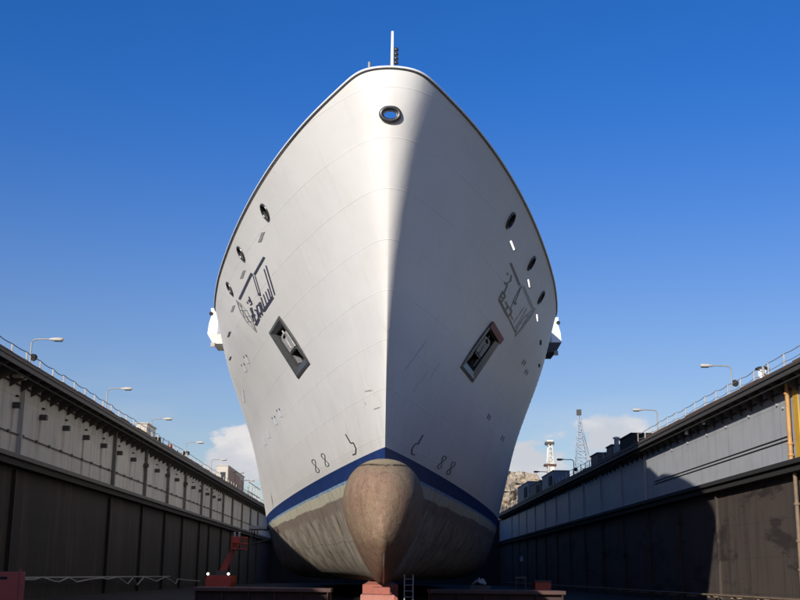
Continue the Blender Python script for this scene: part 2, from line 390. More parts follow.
def build_hull():
    bm = bmesh.new(); NC, NL, NU = 210, 26, 56; PD = .74
    rows = [('l', (j/NL)**1.6) for j in range(NL)]+[('u', j/NU) for j in range(NU+1)]
    nd = NL+int(round(PD*NU)); grid = []
    for k, v in rows:
        row = []
        for i in range(NC+1):
            tau = i/NC; s_ = tau**2.3
            if k == 'l': z = ZK+(ZW-ZK)*v; ys = stem(z); Y = ys+s_*(YE-ys)
            else:
                zz = ZW+v*(P['zT']-ZW); ys = stem(zz); Y = ys+s_*(YE-ys); z = ZW+v*(zd(Y-ys)-ZW)
            b_ = 0 if i == 0 else hb(Y, z)
            row.append((b_, Y, z+E))
        grid.append(row)
    def N(r, i):                                    # outward normal on the + side
        a = Vector(grid[r][min(i+1, NC)])-Vector(grid[r][max(i-1, 0)])
        if i == 0: a = Vector((1, .0, 0))
        b_ = Vector(grid[min(r+1, len(grid)-1)][i])-Vector(grid[max(r-1, 0)][i])
        n = a.cross(b_)
        if n.length < 1e-9: return Vector((1, 0, 0))
        n.normalize()
        if i == 0: n = Vector((0, -1, -.2)).normalized() if n.y > 0 else n
        return n if n.x >= -1e-6 else -n
    def mk(gr):
        out = []
        for row in gr:
            cs = [bm.verts.new((SX+q[0], q[1], q[2])) for q in row]
            cp = [cs[0]]+[bm.verts.new((SX-q[0], q[1], q[2])) for q in row[1:]]
            out.append((cs, cp))
        return out
    out = mk(grid); RT = len(grid)-1
    inner = []
    for r in range(nd, RT+1):
        row = []
        for i in range(NC+1):
            q = Vector(grid[r][i])-N(r, i)*.07; q.y += .4*math.exp(-(grid[r][i][1]-grid[r][0][1])/.8)
            if r == RT: q.z = grid[r][i][2]
            if r == nd: q.z = 16.3+E
            q.x = max(q.x, 0); row.append((q.x if i else 0, q.y, q.z))
        inner.append(row)
    inn = mk(inner)
    def strip(a, b, flip=False):
        for i in range(NC):
            for q in ((a[0][i], a[0][i+1], b[0][i+1], b[0][i]), (a[1][i], b[1][i], b[1][i+1], a[1][i+1])):
                try: bm.faces.new(q)
                except ValueError: pass
    for r in range(RT): strip(out[r], out[r+1])
    strip(out[RT], inn[-1])
    for r in range(len(inn)-1): strip(inn[r+1], inn[r])
    d = inn[0]
    for i in range(NC):
        if i == 0: bm.faces.new((d[0][0], d[0][1], d[1][1]))
        else: bm.faces.new((d[0][i], d[0][i+1], d[1][i+1], d[1][i]))
    loop = [out[r][0][NC] for r in range(RT, -1, -1)]+[out[r][1][NC] for r in range(0, RT+1)]
    loop += [q[1][NC] for q in reversed(inn)]+[q[0][NC] for q in inn]
    bm.faces.new(loop)
    bmesh.ops.remove_doubles(bm, verts=bm.verts, dist=.0005)
    bmesh.ops.dissolve_degenerate(bm, edges=bm.edges, dist=.0004)
    bmesh.ops.recalc_face_normals(bm, faces=bm.faces)
    return bm
hb_mb = MB(); hb_mb.bm.free(); hb_mb.bm = build_hull()
hull = hb_mb.build('hull', [M['hull'], M['pocket'], M['steel']], ship)

# openings cut right through the bulwark, and the two anchor pockets cut into the bow
cut = MB(); HOLES = []
def ellipse(c, n, a, b, k=24, tilt=0):
    u = Vector((0, 0, 1)).cross(n).normalized(); w = n.cross(u)
    u2 = u*math.cos(tilt)+w*math.sin(tilt); w2 = w*math.cos(tilt)-u*math.sin(tilt)
    return [c+u2*a*math.cos(i*2*math.pi/k)+w2*b*math.sin(i*2*math.pi/k) for i in range(k)]
c0 = hull_hit(390.3, 114); n0 = Vector((0, -1, -.12)).normalized()
HOLES.append(('bow', c0, n0, .36, .25))
cut.prism(ellipse(c0+n0*.6, n0, .31, .215), -n0*1.6)
for px, py in ((265.3, 212), (241.2, 253.5), (230, 288.5), (510.5, 220.5), (531.3, 263.3), (541, 297.3)):
    q = hull_hit(px, py); n = hull_n(q); HOLES.append(('side', q, n, .42, .44))
    cut.prism(ellipse(q+n*.25, n, .41, .42), -n*.9)
def quad_on_hull(pxs): return [hull_hit(*q) for q in pxs]
PORTS = [[(509.2, 241.2), (512.0, 239.4), (516.2, 250), (513.6, 251.6)], [(527, 279.5), (529.6, 278.2), (531.2, 287.5), (528.8, 288.4)],
         [(535.6, 314.5), (538.2, 313.6), (539.2, 321.5), (536.8, 322.3)]]
for q4 in PORTS:
    v4 = quad_on_hull(q4); n = sum((hull_n(v) for v in v4), Vector()).normalized()
    cut.prism([v+n*.3 for v in v4], -n*1.)
POCK = [[(279.6, 317.5), (309.2, 363.5), (297, 377), (270, 333)], [(491.8, 323), (501.5, 339), (472.8, 381), (461.2, 367)]]
pocket_info = []
for q4 in POCK:
    v4 = quad_on_hull(q4); n = sum((hull_n(v) for v in v4), Vector()).normalized(); c = sum(v4, Vector())/4
    v4p = [v-n*(v-c).dot(n) for v in v4]
    pocket_info.append((v4p, n, c))
    cut.prism([v+n*.6 for v in v4p], -n*1.5)
cutter = cut.build('cutter', M['pocket'])
md = hull.modifiers.new('cut', 'BOOLEAN'); md.object = cutter; md.operation = 'DIFFERENCE'; md.solver = 'EXACT'; md.material_mode = 'TRANSFER'
bpy.context.view_layer.update()
me2 = bpy.data.meshes.new_from_object(hull.evaluated_get(bpy.context.evaluated_depsgraph_get()))
hull.modifiers.clear(); hull.data = me2; me2.name = 'hull'
bpy.data.objects.remove(cutter)
for f in me2.polygons: f.use_smooth = True
me2.set_sharp_from_angle(angle=R(32))

# cap rail along the bulwark edge, with a dark strip painting in the shadow line under it
def edge_path(side, dz=0, off=0, smax=130, n=150):
    o = []
    for i in range(n):
        s = smax*(i/(n-1))**2.4; Y = P['Y0']+s; z = zd(s); b_ = hb(Y, z) if i else 0
        q = Vector((SX+side*b_, Y, z+E+dz))
        if off:
            nn = Vector((side, -(hb(Y+.05, z)-hb(max(Y-.05, P['Y0']), z))/.1, 0)) if i else Vector((0, -1, 0))
            q += nn.normalized()*off
        o.append(q)
    return o
full = lambda dz, off: list(reversed(edge_path(-1, dz, off)))+edge_path(1, dz, off)[1:]
MB().tube(full(.0, .0), .055, 8).build('cap_rail', M['pure_white'], ship, 40)
MB().tube(full(-.085, .0), .024, 6).build('rail_shadow_line', M['steel'], ship, 40)

# bow fairlead ring and mooring fairleads
for kind, q, n, a, b_ in HOLES:
    if kind == 'bow':
        o = MB().tube(ellipse(q+n*.0, n, .385, .285, 40), .095, 10, True, up=n).build('bow_fairlead', M['steel'], ship, 40)
        MB().tube(ellipse(q-n*.06, n, .3, .205, 40), .035, 8, True, up=n).build('inner_lip', M['polished'], o, 40)
    else:
        MB().tube(ellipse(q+n*.03, n, .42, .43, 28), .06, 8, True, up=n).build('mooring_fairlead', M['steel'], ship, 40)
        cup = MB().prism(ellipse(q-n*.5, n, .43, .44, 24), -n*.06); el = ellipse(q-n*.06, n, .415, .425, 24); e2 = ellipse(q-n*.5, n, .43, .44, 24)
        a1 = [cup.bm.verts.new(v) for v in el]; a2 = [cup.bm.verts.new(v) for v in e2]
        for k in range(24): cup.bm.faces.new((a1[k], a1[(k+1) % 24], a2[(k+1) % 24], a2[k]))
        cup.build('fairlead_light_stop', M['pocket_dark'], ship, 40)  # dark cup added behind the opening to stop sunlight passing through
        # roller inside the opening
        MB().tube([q-n*.3+Vector((0, 0, -.45)), q-n*.3+Vector((0, 0, .1))], .11, 10).build('fairlead_roller', M['polished'], ship, 40)

# ---- flat marks and plates that follow the plating
def skin_pt(px, py, lift):
    q = hull_hit(px, py)
    return None if q is None else q+hull_n(q)*lift
def ribbon(mb, pts, w, lift=.02, seg=2.0):
    """a painted stroke of width w (photo pixels at the hull) along pts, laid on the plating"""
    for (x0, y0), (x1, y1) in zip(pts, pts[1:]):
        L = math.hypot(x1-x0, y1-y0); k = max(1, int(L/seg)); nx, ny = -(y1-y0)/L*w/2, (x1-x0)/L*w/2; prev = None
        for i in range(k+1):
            x, y = x0+(x1-x0)*i/k, y0+(y1-y0)*i/k
            a, b_ = skin_pt(x+nx, y+ny, lift), skin_pt(x-nx, y-ny, lift)
            if a is None or b_ is None: prev = None; continue
            a, b_ = mb.bm.verts.new(a), mb.bm.verts.new(b_)
            if prev: mb.bm.faces.new((prev[0], a, b_, prev[1]))
            prev = (a, b_)
def strokes(name, items, mat, lift=.02, label=None):
    mb = MB()
    for pts, w in items: ribbon(mb, pts, w, lift)
    o = mb.build(name, mat, ship, fix=True)
    if label: o['label'] = label
    return o
ZL = lambda ox, oy, k, items: [([(ox+x/k, oy+y/k) for x, y in pts], w/k) for pts, w in items]
K = 468/64
strokes('bow_lettering', ZL(220, 250, K, [
    ([(325, 50), (252, 180)], 17), ([(233, 168), (143, 360)], 17),
    ([(240, 180), (285, 332)], 6), ([(257, 186), (296, 318)], 6), ([(282, 318), (298, 332)], 16),
    ([(337, 112), (402, 328)], 9), ([(323, 138), (386, 345)], 8),
    ([(388, 342), (320, 447)], 21), ([(372, 352), (350, 282)], 9), ([(358, 372), (334, 303)], 8), ([(342, 395), (318, 322)], 8), ([(326, 425), (300, 345)], 9),
    ([(318, 452), (296, 380), (282, 396)], 9), ([(312, 478), (290, 398), (268, 408), (282, 462), (300, 492)], 10), ([(300, 455), (280, 492)], 13),
    ([(286, 500), (262, 550)], 20), ([(286, 500), (268, 438), (252, 440)], 9), ([(268, 535), (246, 470), (232, 478), (250, 520)], 9), ([(258, 470), (236, 492)], 13),
    ([(248, 480), (232, 420), (222, 430), (240, 470)], 8), ([(236, 395), (212, 340)], 9), ([(238, 388), (222, 402)], 10), ([(210, 362), (220, 380)], 14), ([(198, 376), (206, 392)], 9)]),
    M['navy'], label='dark Arabic lettering')
strokes('sail_emblem', ZL(220, 250, K, [
    ([(120, 362), (268, 598)], 4.5), ([(120, 362), (196, 440), (240, 520), (268, 598)], 4.5), ([(120, 362), (150, 450), (200, 530), (268, 598)], 4.5),
    ([(138, 400), (165, 400)], 3.5), ([(150, 440), (196, 440)], 3.5), ([(170, 490), (225, 480)], 3.5), ([(195, 525), (242, 520)], 3.5), ([(150, 385), (180, 500)], 3.5), ([(165, 430), (210, 520)], 4)]),
    M['thin_grey'], .025)
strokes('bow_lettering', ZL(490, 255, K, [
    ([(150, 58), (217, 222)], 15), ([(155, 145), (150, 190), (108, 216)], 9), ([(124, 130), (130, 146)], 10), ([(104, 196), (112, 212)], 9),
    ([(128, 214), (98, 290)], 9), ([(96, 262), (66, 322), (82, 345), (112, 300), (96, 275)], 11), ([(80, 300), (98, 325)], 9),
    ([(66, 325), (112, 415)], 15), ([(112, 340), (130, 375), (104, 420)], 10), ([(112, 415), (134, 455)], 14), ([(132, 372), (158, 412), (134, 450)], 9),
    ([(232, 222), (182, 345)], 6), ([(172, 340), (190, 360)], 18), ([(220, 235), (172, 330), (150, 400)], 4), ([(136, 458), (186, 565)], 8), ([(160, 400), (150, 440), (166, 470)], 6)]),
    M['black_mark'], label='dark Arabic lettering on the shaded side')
strokes('sail_emblem', ZL(490, 255, K, [
    ([(245, 224), (318, 392)], 6), ([(236, 232), (306, 396)], 4), ([(332, 388), (182, 598)], 5), ([(332, 388), (250, 450), (200, 530), (182, 598)], 5),
    ([(332, 388), (300, 450), (240, 530), (182, 598)], 4.5), ([(270, 390), (180, 540)], 4), ([(250, 380), (170, 500)], 3.5), ([(222, 500), (262, 500)], 3.5), ([(250, 450), (300, 450)], 3.5), ([(290, 415), (215, 560)], 3.5)]),
    M['thin_grey'], .025)
K6 = 800/180
for side, sy in ((([(203, 40), (226, 80), (238, 78), (250, 105), (248, 128), (234, 132)], 4.2), 1), (([(546, 44), (524, 84), (512, 82), (496, 106), (496, 128), (510, 134)], 4.2), 1)):
    o = strokes('bulb_mark', ZL(300, 425, K6, [side]), M['black_mark'])
def loop8(cx, cy, dx, dy, r, h):
    o = []
    for i in range(25):
        a = i*2*math.pi/24; o.append((cx+dx*h*math.cos(a)+dy*r*math.sin(2*a)*1.0, cy+dy*h*math.cos(a)-dx*r*math.sin(2*a)))
    return o
for cx, cy, dx, dy in ((70, 182, .4, .92), (112, 155, .42, .9), (630, 165, -.5, .87), (670, 192, -.5, .87)):
    strokes('thruster_mark', ZL(300, 425, K6, [(loop8(cx, cy, dx, dy, 7.5, 31), 2.6)]), M['black_mark'])
K5 = 480/80.
for x, y in ((132, 88), (118, 138), (330, 410), (302, 455), (258, 535), (236, 578), (108, 285), (112, 320)):
    x, y = 225+x/K5, 345+y/K5; s_ = .55 if x < 245 and y > 385 and y < 402 else 1
    strokes('white_patch', [([(x-1.6*s_, y-3.4), (x+1.4*s_, y+3.6)], 3.1*s_)], M['pure_white'])
    if y < 425 and s_ == 1: [strokes('tick_mark', [it], M['black_mark'], .03) for it in (([(x-3.2, y-3.8), (x-2.4, y-1.8)], .7), ([(x-.9, y-5.2), (x-.1, y-3.2)], .7))]
for x, y in ((522.6, 362), (525, 371.5), (487.5, 416.5), (501, 438)):
    [strokes('tick_mark', [it], M['black_mark'], .03) for it in (([(x+1.6, y-2.6), (x-.6, y+2)], .6), ([(x+3.2, y-1), (x+1.2, y+3.4)], .6))]
for it_ in [([(427, 340), (405, 370)], .35), ([(440, 362), (429, 380)], .3), ([(428, 372), (412, 392)], .25)]: strokes('seam_scrape', [it_], M['scrape'])
for it_ in [([(365, 391), (372, 390)], 1), ([(374, 409), (380, 407)], 1), ([(365, 402), (366.5, 404.5)], .8)]: strokes('draught_mark', [it_], M['scrape'])
# plates coloured grey for the shade inside the freeing ports, darker for small ports
def plate(name, pxs, mat, lift, thick=.05):
    dx = 0; sg = 1 if pxs[0][0] < 386 else -1
    while any(hull_hit(x+sg*(dx-.8), y) is None or hull_hit(x+sg*dx, y) is None for x, y in pxs): dx += .3   # stay on the plating
    v = [hull_hit(x+sg*dx, y) for x, y in pxs]; n = sum((hull_n(a) for a in v), Vector()).normalized()
    return MB().prism([a+n*lift for a in v], -n*(thick+lift)).build(name, mat, ship)
for x, y, h in ((261.6, 237, 5.3), (242.9, 274.3, 4.3), (233, 308.5, 3.4), (229.2, 334.2, 2.8), (230.2, 358.3, 1.9)):
    for s_ in (-.5, .5):
        cx, cy = x-s_*.32*h*1.05, y+s_*h*1.0; w = .2*h+.35
        plate('port_shade_plate', [(cx-w+.12*h, cy-.36*h), (cx+w+.2*h, cy-.5*h), (cx+w-.12*h, cy+.36*h), (cx-w-.2*h, cy+.5*h)], M['thin_grey'] if y < 320 else M['dark_grey'], .02)
for x, y, h in ((540.6, 342.5, 2.8), (539.3, 365.5, 1.9)):
    plate('port_shade_plate', [(x-.7, y-h), (x+.9, y-h*.8), (x+.6, y+h), (x-1., y+h*.8)], M['black'], .02)
for q4 in PORTS:
    v = [skin_pt(*q, .01) for q in q4]
    fr = MB().tube(v, .014, 6, True, up=hull_n(v[0])).build('port_frame', M['pure_white'], ship)

# ---- anchors in their pockets
for idx, (v4, n, c) in enumerate(pocket_info):
    top, rgt, bot, lft = v4 if idx == 0 else (v4[0], v4[3], v4[2], v4[1])     # long side: top->rgt ; short side: top->lft
    U = (rgt-top); Vv = (lft-top)
    def pq(u, v, d): return top+U*u+Vv*v+n*d
    # heavy flat frame round the mouth, lining behind it blackened for the hollow's shade
    bz = MB(); ou = [(-.02, -.05), (1.02, -.05), (1.02, 1.05), (-.02, 1.05)]; iu = [(.12, .16), (.86, .16), (.86, .8), (.12, .8)]
    def ring_(mb, A, da, B_, db):
        a = [mb.bm.verts.new(pq(*q, da)) for q in A]; b_ = [mb.bm.verts.new(pq(*q, db)) for q in B_]
        for i in range(4):
            j = (i+1) % 4; mb.bm.faces.new((a[i], a[j], b_[j], b_[i]))
    ring_(bz, ou, -.4, ou, .05); ring_(bz, ou, .05, [(.03, .02), (.97, .02), (.97, .97), (.03, .97)], .07)
    ring_(bz, [(.03, .02), (.97, .02), (.97, .97), (.03, .97)], .07, iu, -.06)
    bmesh.ops.remove_doubles(bz.bm, verts=bz.bm.verts, dist=.002)
    bz.build('anchor_pocket_frame', M['bezel'], ship)
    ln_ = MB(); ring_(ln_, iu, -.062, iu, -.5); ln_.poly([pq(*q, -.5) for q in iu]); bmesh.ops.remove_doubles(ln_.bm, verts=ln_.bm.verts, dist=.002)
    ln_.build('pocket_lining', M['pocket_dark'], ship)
    if idx == 1:
        MB().prism([pq(-.03, -.06, .075), pq(.1, -.06, .075), pq(.1, 1.06, .075), pq(-.03, 1.06, .075)], n*.03).build('primed_edge', M['red_lead'], ship)
    an = bpy.data.objects.new('anchor', None); C.objects.link(an); an.parent = ship; an.location = pq(.4, .45, -.4)-ship.location
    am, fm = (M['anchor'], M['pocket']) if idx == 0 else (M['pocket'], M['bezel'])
    cr = MB(); cr.prism([pq(.23, .24, -.42), pq(.3, .2, -.42), pq(.58, .22, -.42), pq(.58, .72, -.42), pq(.28, .74, -.42), pq(.2, .6, -.42)], n*.34)
    bmesh.ops.bevel(cr.bm, geom=list(cr.bm.edges), offset=.06, segments=3, affect='EDGES')
    cr.build('crown', am, an, 40)
    for v0, v1 in ((.2, .29), (.67, .76)):
        fl = MB().prism([pq(.5, v0, -.45), pq(.74, v0+.01, -.45), pq(.82, (v0+v1)/2, -.45), pq(.74, v1, -.45), pq(.5, v1, -.45)], n*.3)
        bmesh.ops.bevel(fl.bm, geom=list(fl.bm.edges), offset=.025, segments=2, affect='EDGES'); fl.build('fluke', fm, an, 40)
    MB().tube([pq(.15, .47, -.2), pq(.34, .47, -.1), pq(.54, .47, -.07)], .05, 10).build('shank', am, an, 40)
    MB().tube([pq(.27, .36, -.05), pq(.29, .5, -.05)], .06, 8).build('shackle', M['black'], an, 40)
    MB().tube([pq(.6, .26, -.12), pq(.6, .7, -.12)], .06, 8).build('crown_pin', M['bezel'], an, 40)

# ---- bulbous bow: drop-shaped sections from the nose back into the forefoot
def bulb():
    mb = MB(); prof = []
    rights = [(0, 4.62), (.45, 4.57), (.85, 4.42), (1.2, 4.15), (1.47, 3.75), (1.63, 3.2), (1.62, 2.7), (1.5, 2.15), (1.3, 1.6), (1.05, 1.05), (.76, .5), (.48, .05), (.22, -.3), (0, -.42)]
    # smooth outline by Catmull-Rom
    ctrl = [(-.45, 4.57)]+rights+[(-.22, -.3)]
    for i in range(1, len(ctrl)-2):
        p0, p1, p2, p3 = [Vector(ctrl[i+k]) for k in (-1, 0, 1, 2)]
        for j in range(4):
            tt = j/4; prof.append(.5*((2*p1)+(p2-p0)*tt+(2*p0-5*p1+4*p2-p3)*tt*tt+(3*p1-p0-3*p2+p3)*tt**3))
    prof.append(Vector(rights[-1]))
    prof[-1].x = 0; prof[0].x = 0
    outline = [(q.x, q.y) for q in prof]+[(-q.x, q.y) for q in reversed(prof[1:-1])]
    YW, LN = 48.6, 3.5; rings = []
    st = [(YW-LN*math.cos(a*math.pi/2/14)) for a in range(15)]+[YW+k*1.2 for k in range(1, 15)]
    for Y in st:
        if Y <= YW:
            tt = (YW-Y)/LN; k = math.sqrt(max(1-tt*tt, 0)); kx = max(k, .012); kz = max(k**.8, .02)
            z0 = 2.75
        else:
            g = (Y-YW)/17; kx = 1-.35*g; kz = 1; z0 = 2.75
        rings.append([mb.bm.verts.new((SX-.05+x*kx, Y+.9*max(0, (1.2-(z0+(z-z0)*kz))/1.6)*(1 if Y < YW+3 else 0), E+z0+(z-z0)*kz)) for x, z in outline])
    n = len(outline)
    for a, b_ in zip(rings, rings[1:]):
        for i in range(n): mb.bm.faces.new((a[i], a[(i+1) % n], b_[(i+1) % n], b_[i]))
    mb.bm.faces.new(rings[0]); mb.bm.faces.new(rings[-1])
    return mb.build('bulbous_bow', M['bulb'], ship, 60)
bulb()

# ---- deckhouse behind the bulwark, bridge wings, jackstaff
dk = MB().box(SX-12.2, SX+12.2, 90, 150, 16.9+E, 25.2+E, .3).build('deckhouse', M['pure_white'], ship)
MB().box(SX-10.7, SX+10.7, 90.7, 140, 25.21+E, 29.5+E, .3).build('wheelhouse', M['pure_white'], dk)
MB().box(SX-9.2, SX+9.2, 100, 225, 29.51+E, 33.+E, .3).build('upper_house', M['pure_white'], dk)
for i in range(10):
    MB().box(SX-9.4+i*1.9, SX-8+i*1.9, 90.62, 90.8, 27.6+E, 28.8+E, .03).build('window', M['glass'], dk)
MB().prism([(SX-10.5, 79, 16.9+E), (SX-10.5, 79, 19.2+E), (SX-10.5, 84, 20.8+E), (SX-10.5, 89.99, 21.4+E), (SX-10.5, 89.99, 16.9+E)], (21, 0, 0)).build('shadow_caster', M['pure_white'], ship)  # unseen sloped block added to dome the ship's shadow on the right wall
for q4 in PORTS:
    v = quad_on_hull(q4); c = sum(v, Vector())/4-Vector((.95, 1.5, -.1))
    wo = MB().box(c.x-.28, c.x+.28, c.y-.38, c.y+.38, c.z+.05, c.z+1.05, .05).build('port_light_blocker', M['dark_grey'], ship)  # unseen block added to stop sunlight coming through the right ports
    MB().tube([(c.x-.2, c.y, c.z+.06), (c.x-1.2, c.y, 16.31+E)], .12, 8).build('blocker_post', M['steel'], wo, 40)
    MB().lathe((c.x-.86, c.y, c.z+.6), [(.38, 0), (.26, .06), (.26, .5), (.38, .56)], 16, (1, 0, 0)).build('drum', M['steel'], wo, 40)  # drum shape dressing the added light block
for s, (xa, xb, xt, xm), (yt, ym, yb, yf) in ((-1, (207.4, 219, 211, 209.2), (308, 323.5, 333.8, 344.5)), (1, (561.6, 550, 558.4, 560.2), (317.2, 332, 342.3, 353))):
    Yw = 92
    pts = [at_depth(xb, yt+1, Yw), at_depth(xt, yt, Yw), at_depth(xt-(.4*s), (yt+ym)/2, Yw), at_depth(xm+s*.2, ym, Yw), at_depth(xa, yb, Yw), at_depth(xb+s*2, yb, Yw)]
    wg = MB(); wg.prism(pts+[], (0, 3.2, 0)); w_o = wg.build('bridge_wing', M['pure_white'], ship)
    sp = [at_depth(xa, yb+.1, Yw), at_depth(xa-s*5.4, yf-1, Yw), at_depth(xb-s*6, yf-1, Yw), at_depth(xb-s*6, yb+.1, Yw)]
    MB().prism([q+Vector((0, .03, 0)) for q in sp], (0, 3.1, 0)).build('wing_sponson', M['cream_white'] if s < 0 else M['dark_grey'], w_o)  # right sponson given dark grey to paint in its shadow
    a = at_depth(xa-s*4.5, yf-2, Yw-.05); b_ = at_depth(xa-s*6.5, yf-2, Yw-.05)
    for q in (a, b_): MB().tube([q, q+Vector((0, 0, -.35))], .09, 6).build('bracket', M['pale_post'], w_o)
    q = at_depth(xt-s*.1, yt+5.5, Yw-.06); MB().tube([q, q+Vector((0, .12, 0))], .16, 10).build('side_light', M['black'], w_o)
tp = Vector((SX+.06, P['Y0']+.25, P['zT']+E))
js = MB().tube([tp+Vector((0, 0, -.1)), tp+Vector((0, 0, 1.72))], .075, 8, r2=.06).build('jackstaff', M['pure_white'], ship, 40)
MB().box(tp.x+.1, tp.x+.22, tp.y-.06, tp.y+.06, tp.z+.3, tp.z+.98, .02).build('anchor_light', M['black'], js)
for k in range(4): MB().lathe((tp.x+.16, tp.y, tp.z+.25+.2*k), [(.1, 0), (.11, .03), (.1, .06)], 10).build('lamp_ring', M['steel'], js, 40)
q = edge_path(-1)[14]; 
for i, e in enumerate(edge_path(-1, n=400)):
    if e.x-SX < -.86: q = e; break
MB().tube([q, q+Vector((0, 0, .3))], .06, 8).build('rail_stud', M['galv'], ship, 40)

# ------------------------------------------------------------------ dock walls
Y0, Y1 = -40, 258
def dock_wall(s, label, xf, xe, mats, zt=11.97, zl=7.0):
    """s: side, xf: wall face, xe: walkway's outer edge"""
    W = thing('dock_wall', label, 'dock wall', (s*(xf+3), (Y0+Y1)/2, 0))
    z = lambda h: h+E
    X = lambda a: (s*a)
    bx = lambda mb, a, b_, y0, y1, z0, z1, bev=0: mb.box(min(X(a), X(b_)), max(X(a), X(b_)), y0, y1, z0, z1, bev)
    bx(MB(), xf, xf+6, Y0, Y1, z(zl), z(12.3)).build('upper_plating', mats[0], W)
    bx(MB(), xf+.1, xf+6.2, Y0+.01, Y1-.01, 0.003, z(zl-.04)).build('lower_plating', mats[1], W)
    bx(MB(), xf-.75, xf-.003, Y0, Y1, z(zl-.22), z(zl+.08), .03).build('ledge', mats[2], W)
    bx(MB(), xf-.55, xf+.09, Y0, Y1, z(zl-.62), z(zl-.23)).build('ledge_shadow_strip', M['black'], W)  # black strip standing in for the shadow beneath the ledge
    # walkway: plate, edge beam of two flanges, pipe run, rusty coaming
    bx(MB(), xe+.05, xf+6, Y0, Y1, z(12.31), z(12.47)).build('walkway', M['dark_grey'], W)
    eb = bx(MB(), xe, xe+.05, Y0, Y1, z(11.98), z(12.5)); bx(eb, xe-.08, xe-.004, Y0, Y1, z(12.32), z(12.44)); bx(eb, xe-.08, xe-.004, Y0, Y1, z(11.98), z(12.07))
    eb.build('edge_beam', M['dark_grey'], W)
    cm = MB(); y = Y0; rr = random.Random(3+s)
    while y < Y1:
        L = rr.uniform(1.5, 5); h = rr.uniform(.1, .22); bx(cm, xe+.02, xe+.3, y, min(y+L-.05, Y1), z(12.5), z(12.5+h)); y += L
    cm.build('rusty_coaming', M['rust'], W)
    pipe = MB().tube([(X(xe+.22), Y0, z(11.72)), (X(xe+.22), Y1, z(11.72))], .06, 8); pipe.tube([(X(xf-.12), Y0, z(11.55)), (X(xf-.12), Y1, z(11.55))], .05, 8)
    pipe.build('pipe_run', M['black'], W, 40)
    n = 0; y = 34.
    proto = None
    while y < 250 and n < 96:
        if proto is None:
            proto = MB().prism([(X(xe+.06), y, z(12.3)), (X(xf-.01), y, z(12.3)), (X(xf-.01), y, z(11.2)), (X(xe+.06), y, z(11.95))], (0, .09, 0)).build('bracket', M['dark_grey'], W); by = y
        else:
            o = proto.copy(); C.objects.link(o); o.parent = W; o.location = (0, y-by, 0)
        y += 2.3; n += 1
    return W, X, z, bx
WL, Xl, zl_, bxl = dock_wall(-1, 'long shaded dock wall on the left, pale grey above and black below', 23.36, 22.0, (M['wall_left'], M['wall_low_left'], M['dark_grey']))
WR, Xr, zr_, bxr = dock_wall(1, 'long dock wall on the right, grey above, partly sunlit, brown below', 25.4, 24.3, (M['wall_right'], M['wall_low_right'], M['black']))

# left wall fittings
ribs = [62, 75.5, 102.5, 116.5, 129, 140.5, 153.8, 162.5, 175, 186, 199, 212, 225]
for i, y in enumerate(ribs):
    w = .3 if i in (2, 3, 4) else .16
    bxl(MB(), 23.36-.3, 23.357, y, y+w, 7.09+E, 11.9+E).build('rib', M['rib_grey'] if i > 1 else M['wall_left'], WL)
    bxl(MB(), 23.46-.25, 23.457, y, y+w+.1, .01, 6.3+E).build('rib', M['wall_low_left'], WL)
for k in range(17):
    y = 74+6*k
    b_ = bxl(MB(), 23.36-.5, 23.357, y, y+.4, 10.0+E, 10.36+E, .02).build('stub_bracket', M['dark_grey'], WL)
    bxl(MB(), 23.36-.16, 23.357, y+.5, y+.8, 10.78+E, 10.88+E).build('clip', M['black'], b_)
mb = MB().tube([(-23.27, Y0, 8.45+E), (-23.27, 250, 8.45+E)], .04, 6)
mb.build('cable_run', M['dark_grey'], WL, 40)
for k in range(40): bxl(MB(), 23.36-.14, 23.357, 64+3.1*k, 64.25+3.1*k, 8.38+E, 8.56+E).build('cable_clip', M['dark_grey'], WL)
q = at_side(20, 377, -22.7)
MB().box(-23.1, -22.5, q.y-.4, q.y+.9, 11.72+E, 11.9+E, .03).build('floodlight', M['pale_post'], WL)
# right wall fittings
for i, y in enumerate([78+11.8*k for k in range(14)]):
    if y > 105: bxr(MB(), 25.4-.16, 25.397, y, y+.22, 7.09+E, 11.9+E).build('rib', M['wall_right'], WR)
    if y > 85: bxr(MB(), 25.5-.2, 25.497, y, y+.25, .01, 6.3+E).build('rib', M['wall_low_right'], WR)
py0 = at_side(787.5, 410, 25.1).y
up = MB().tube([(25.13, py0, 7.1+E), (25.13, py0, 11.9+E)], .14, 12).build('drain_pipe', M['pipe_yellow'], WR, 40)
for h in (7.4, 8.1, 11.2): MB().lathe((25.13, py0, h+E), [(.2, 0), (.2, .12)], 12).build('pipe_collar', M['pipe_yellow'], up, 40)
lo = MB().tube([(25.2, py0-.3, .02), (25.2, py0-.3, 6.35+E)], .13, 12).build('drain_pipe', M['pipe_brown'], WR, 40)
for h in (0.5, 2.2, 4.4): MB().lathe((25.2, py0-.3, h+E), [(.19, 0), (.19, .14)], 12).build('pipe_collar', M['pipe_brown'], lo, 40)
bxr(MB(), 25.4-.06, 25.397, py0-1.2, py0-.35, 7.1+E, 11.95+E).build('yellow_panel', M['yellow'], WR)
bxr(MB(), 25.4-.12, 25.397, py0-9, py0-1.25, 7.1+E, 7.6+E).build('yellow_panel', M['yellow'], WR)
bxr(MB(), 25.4-.06, 25.397, py0-12, py0-8, 7.65+E, 11.95+E).build('yellow_panel', M['yellow'], WR)
bxr(MB(), 25.5-.06, 25.497, py0-12, py0-.6, .5, 6.3+E).build('yellow_panel', M['pipe_brown'], WR)
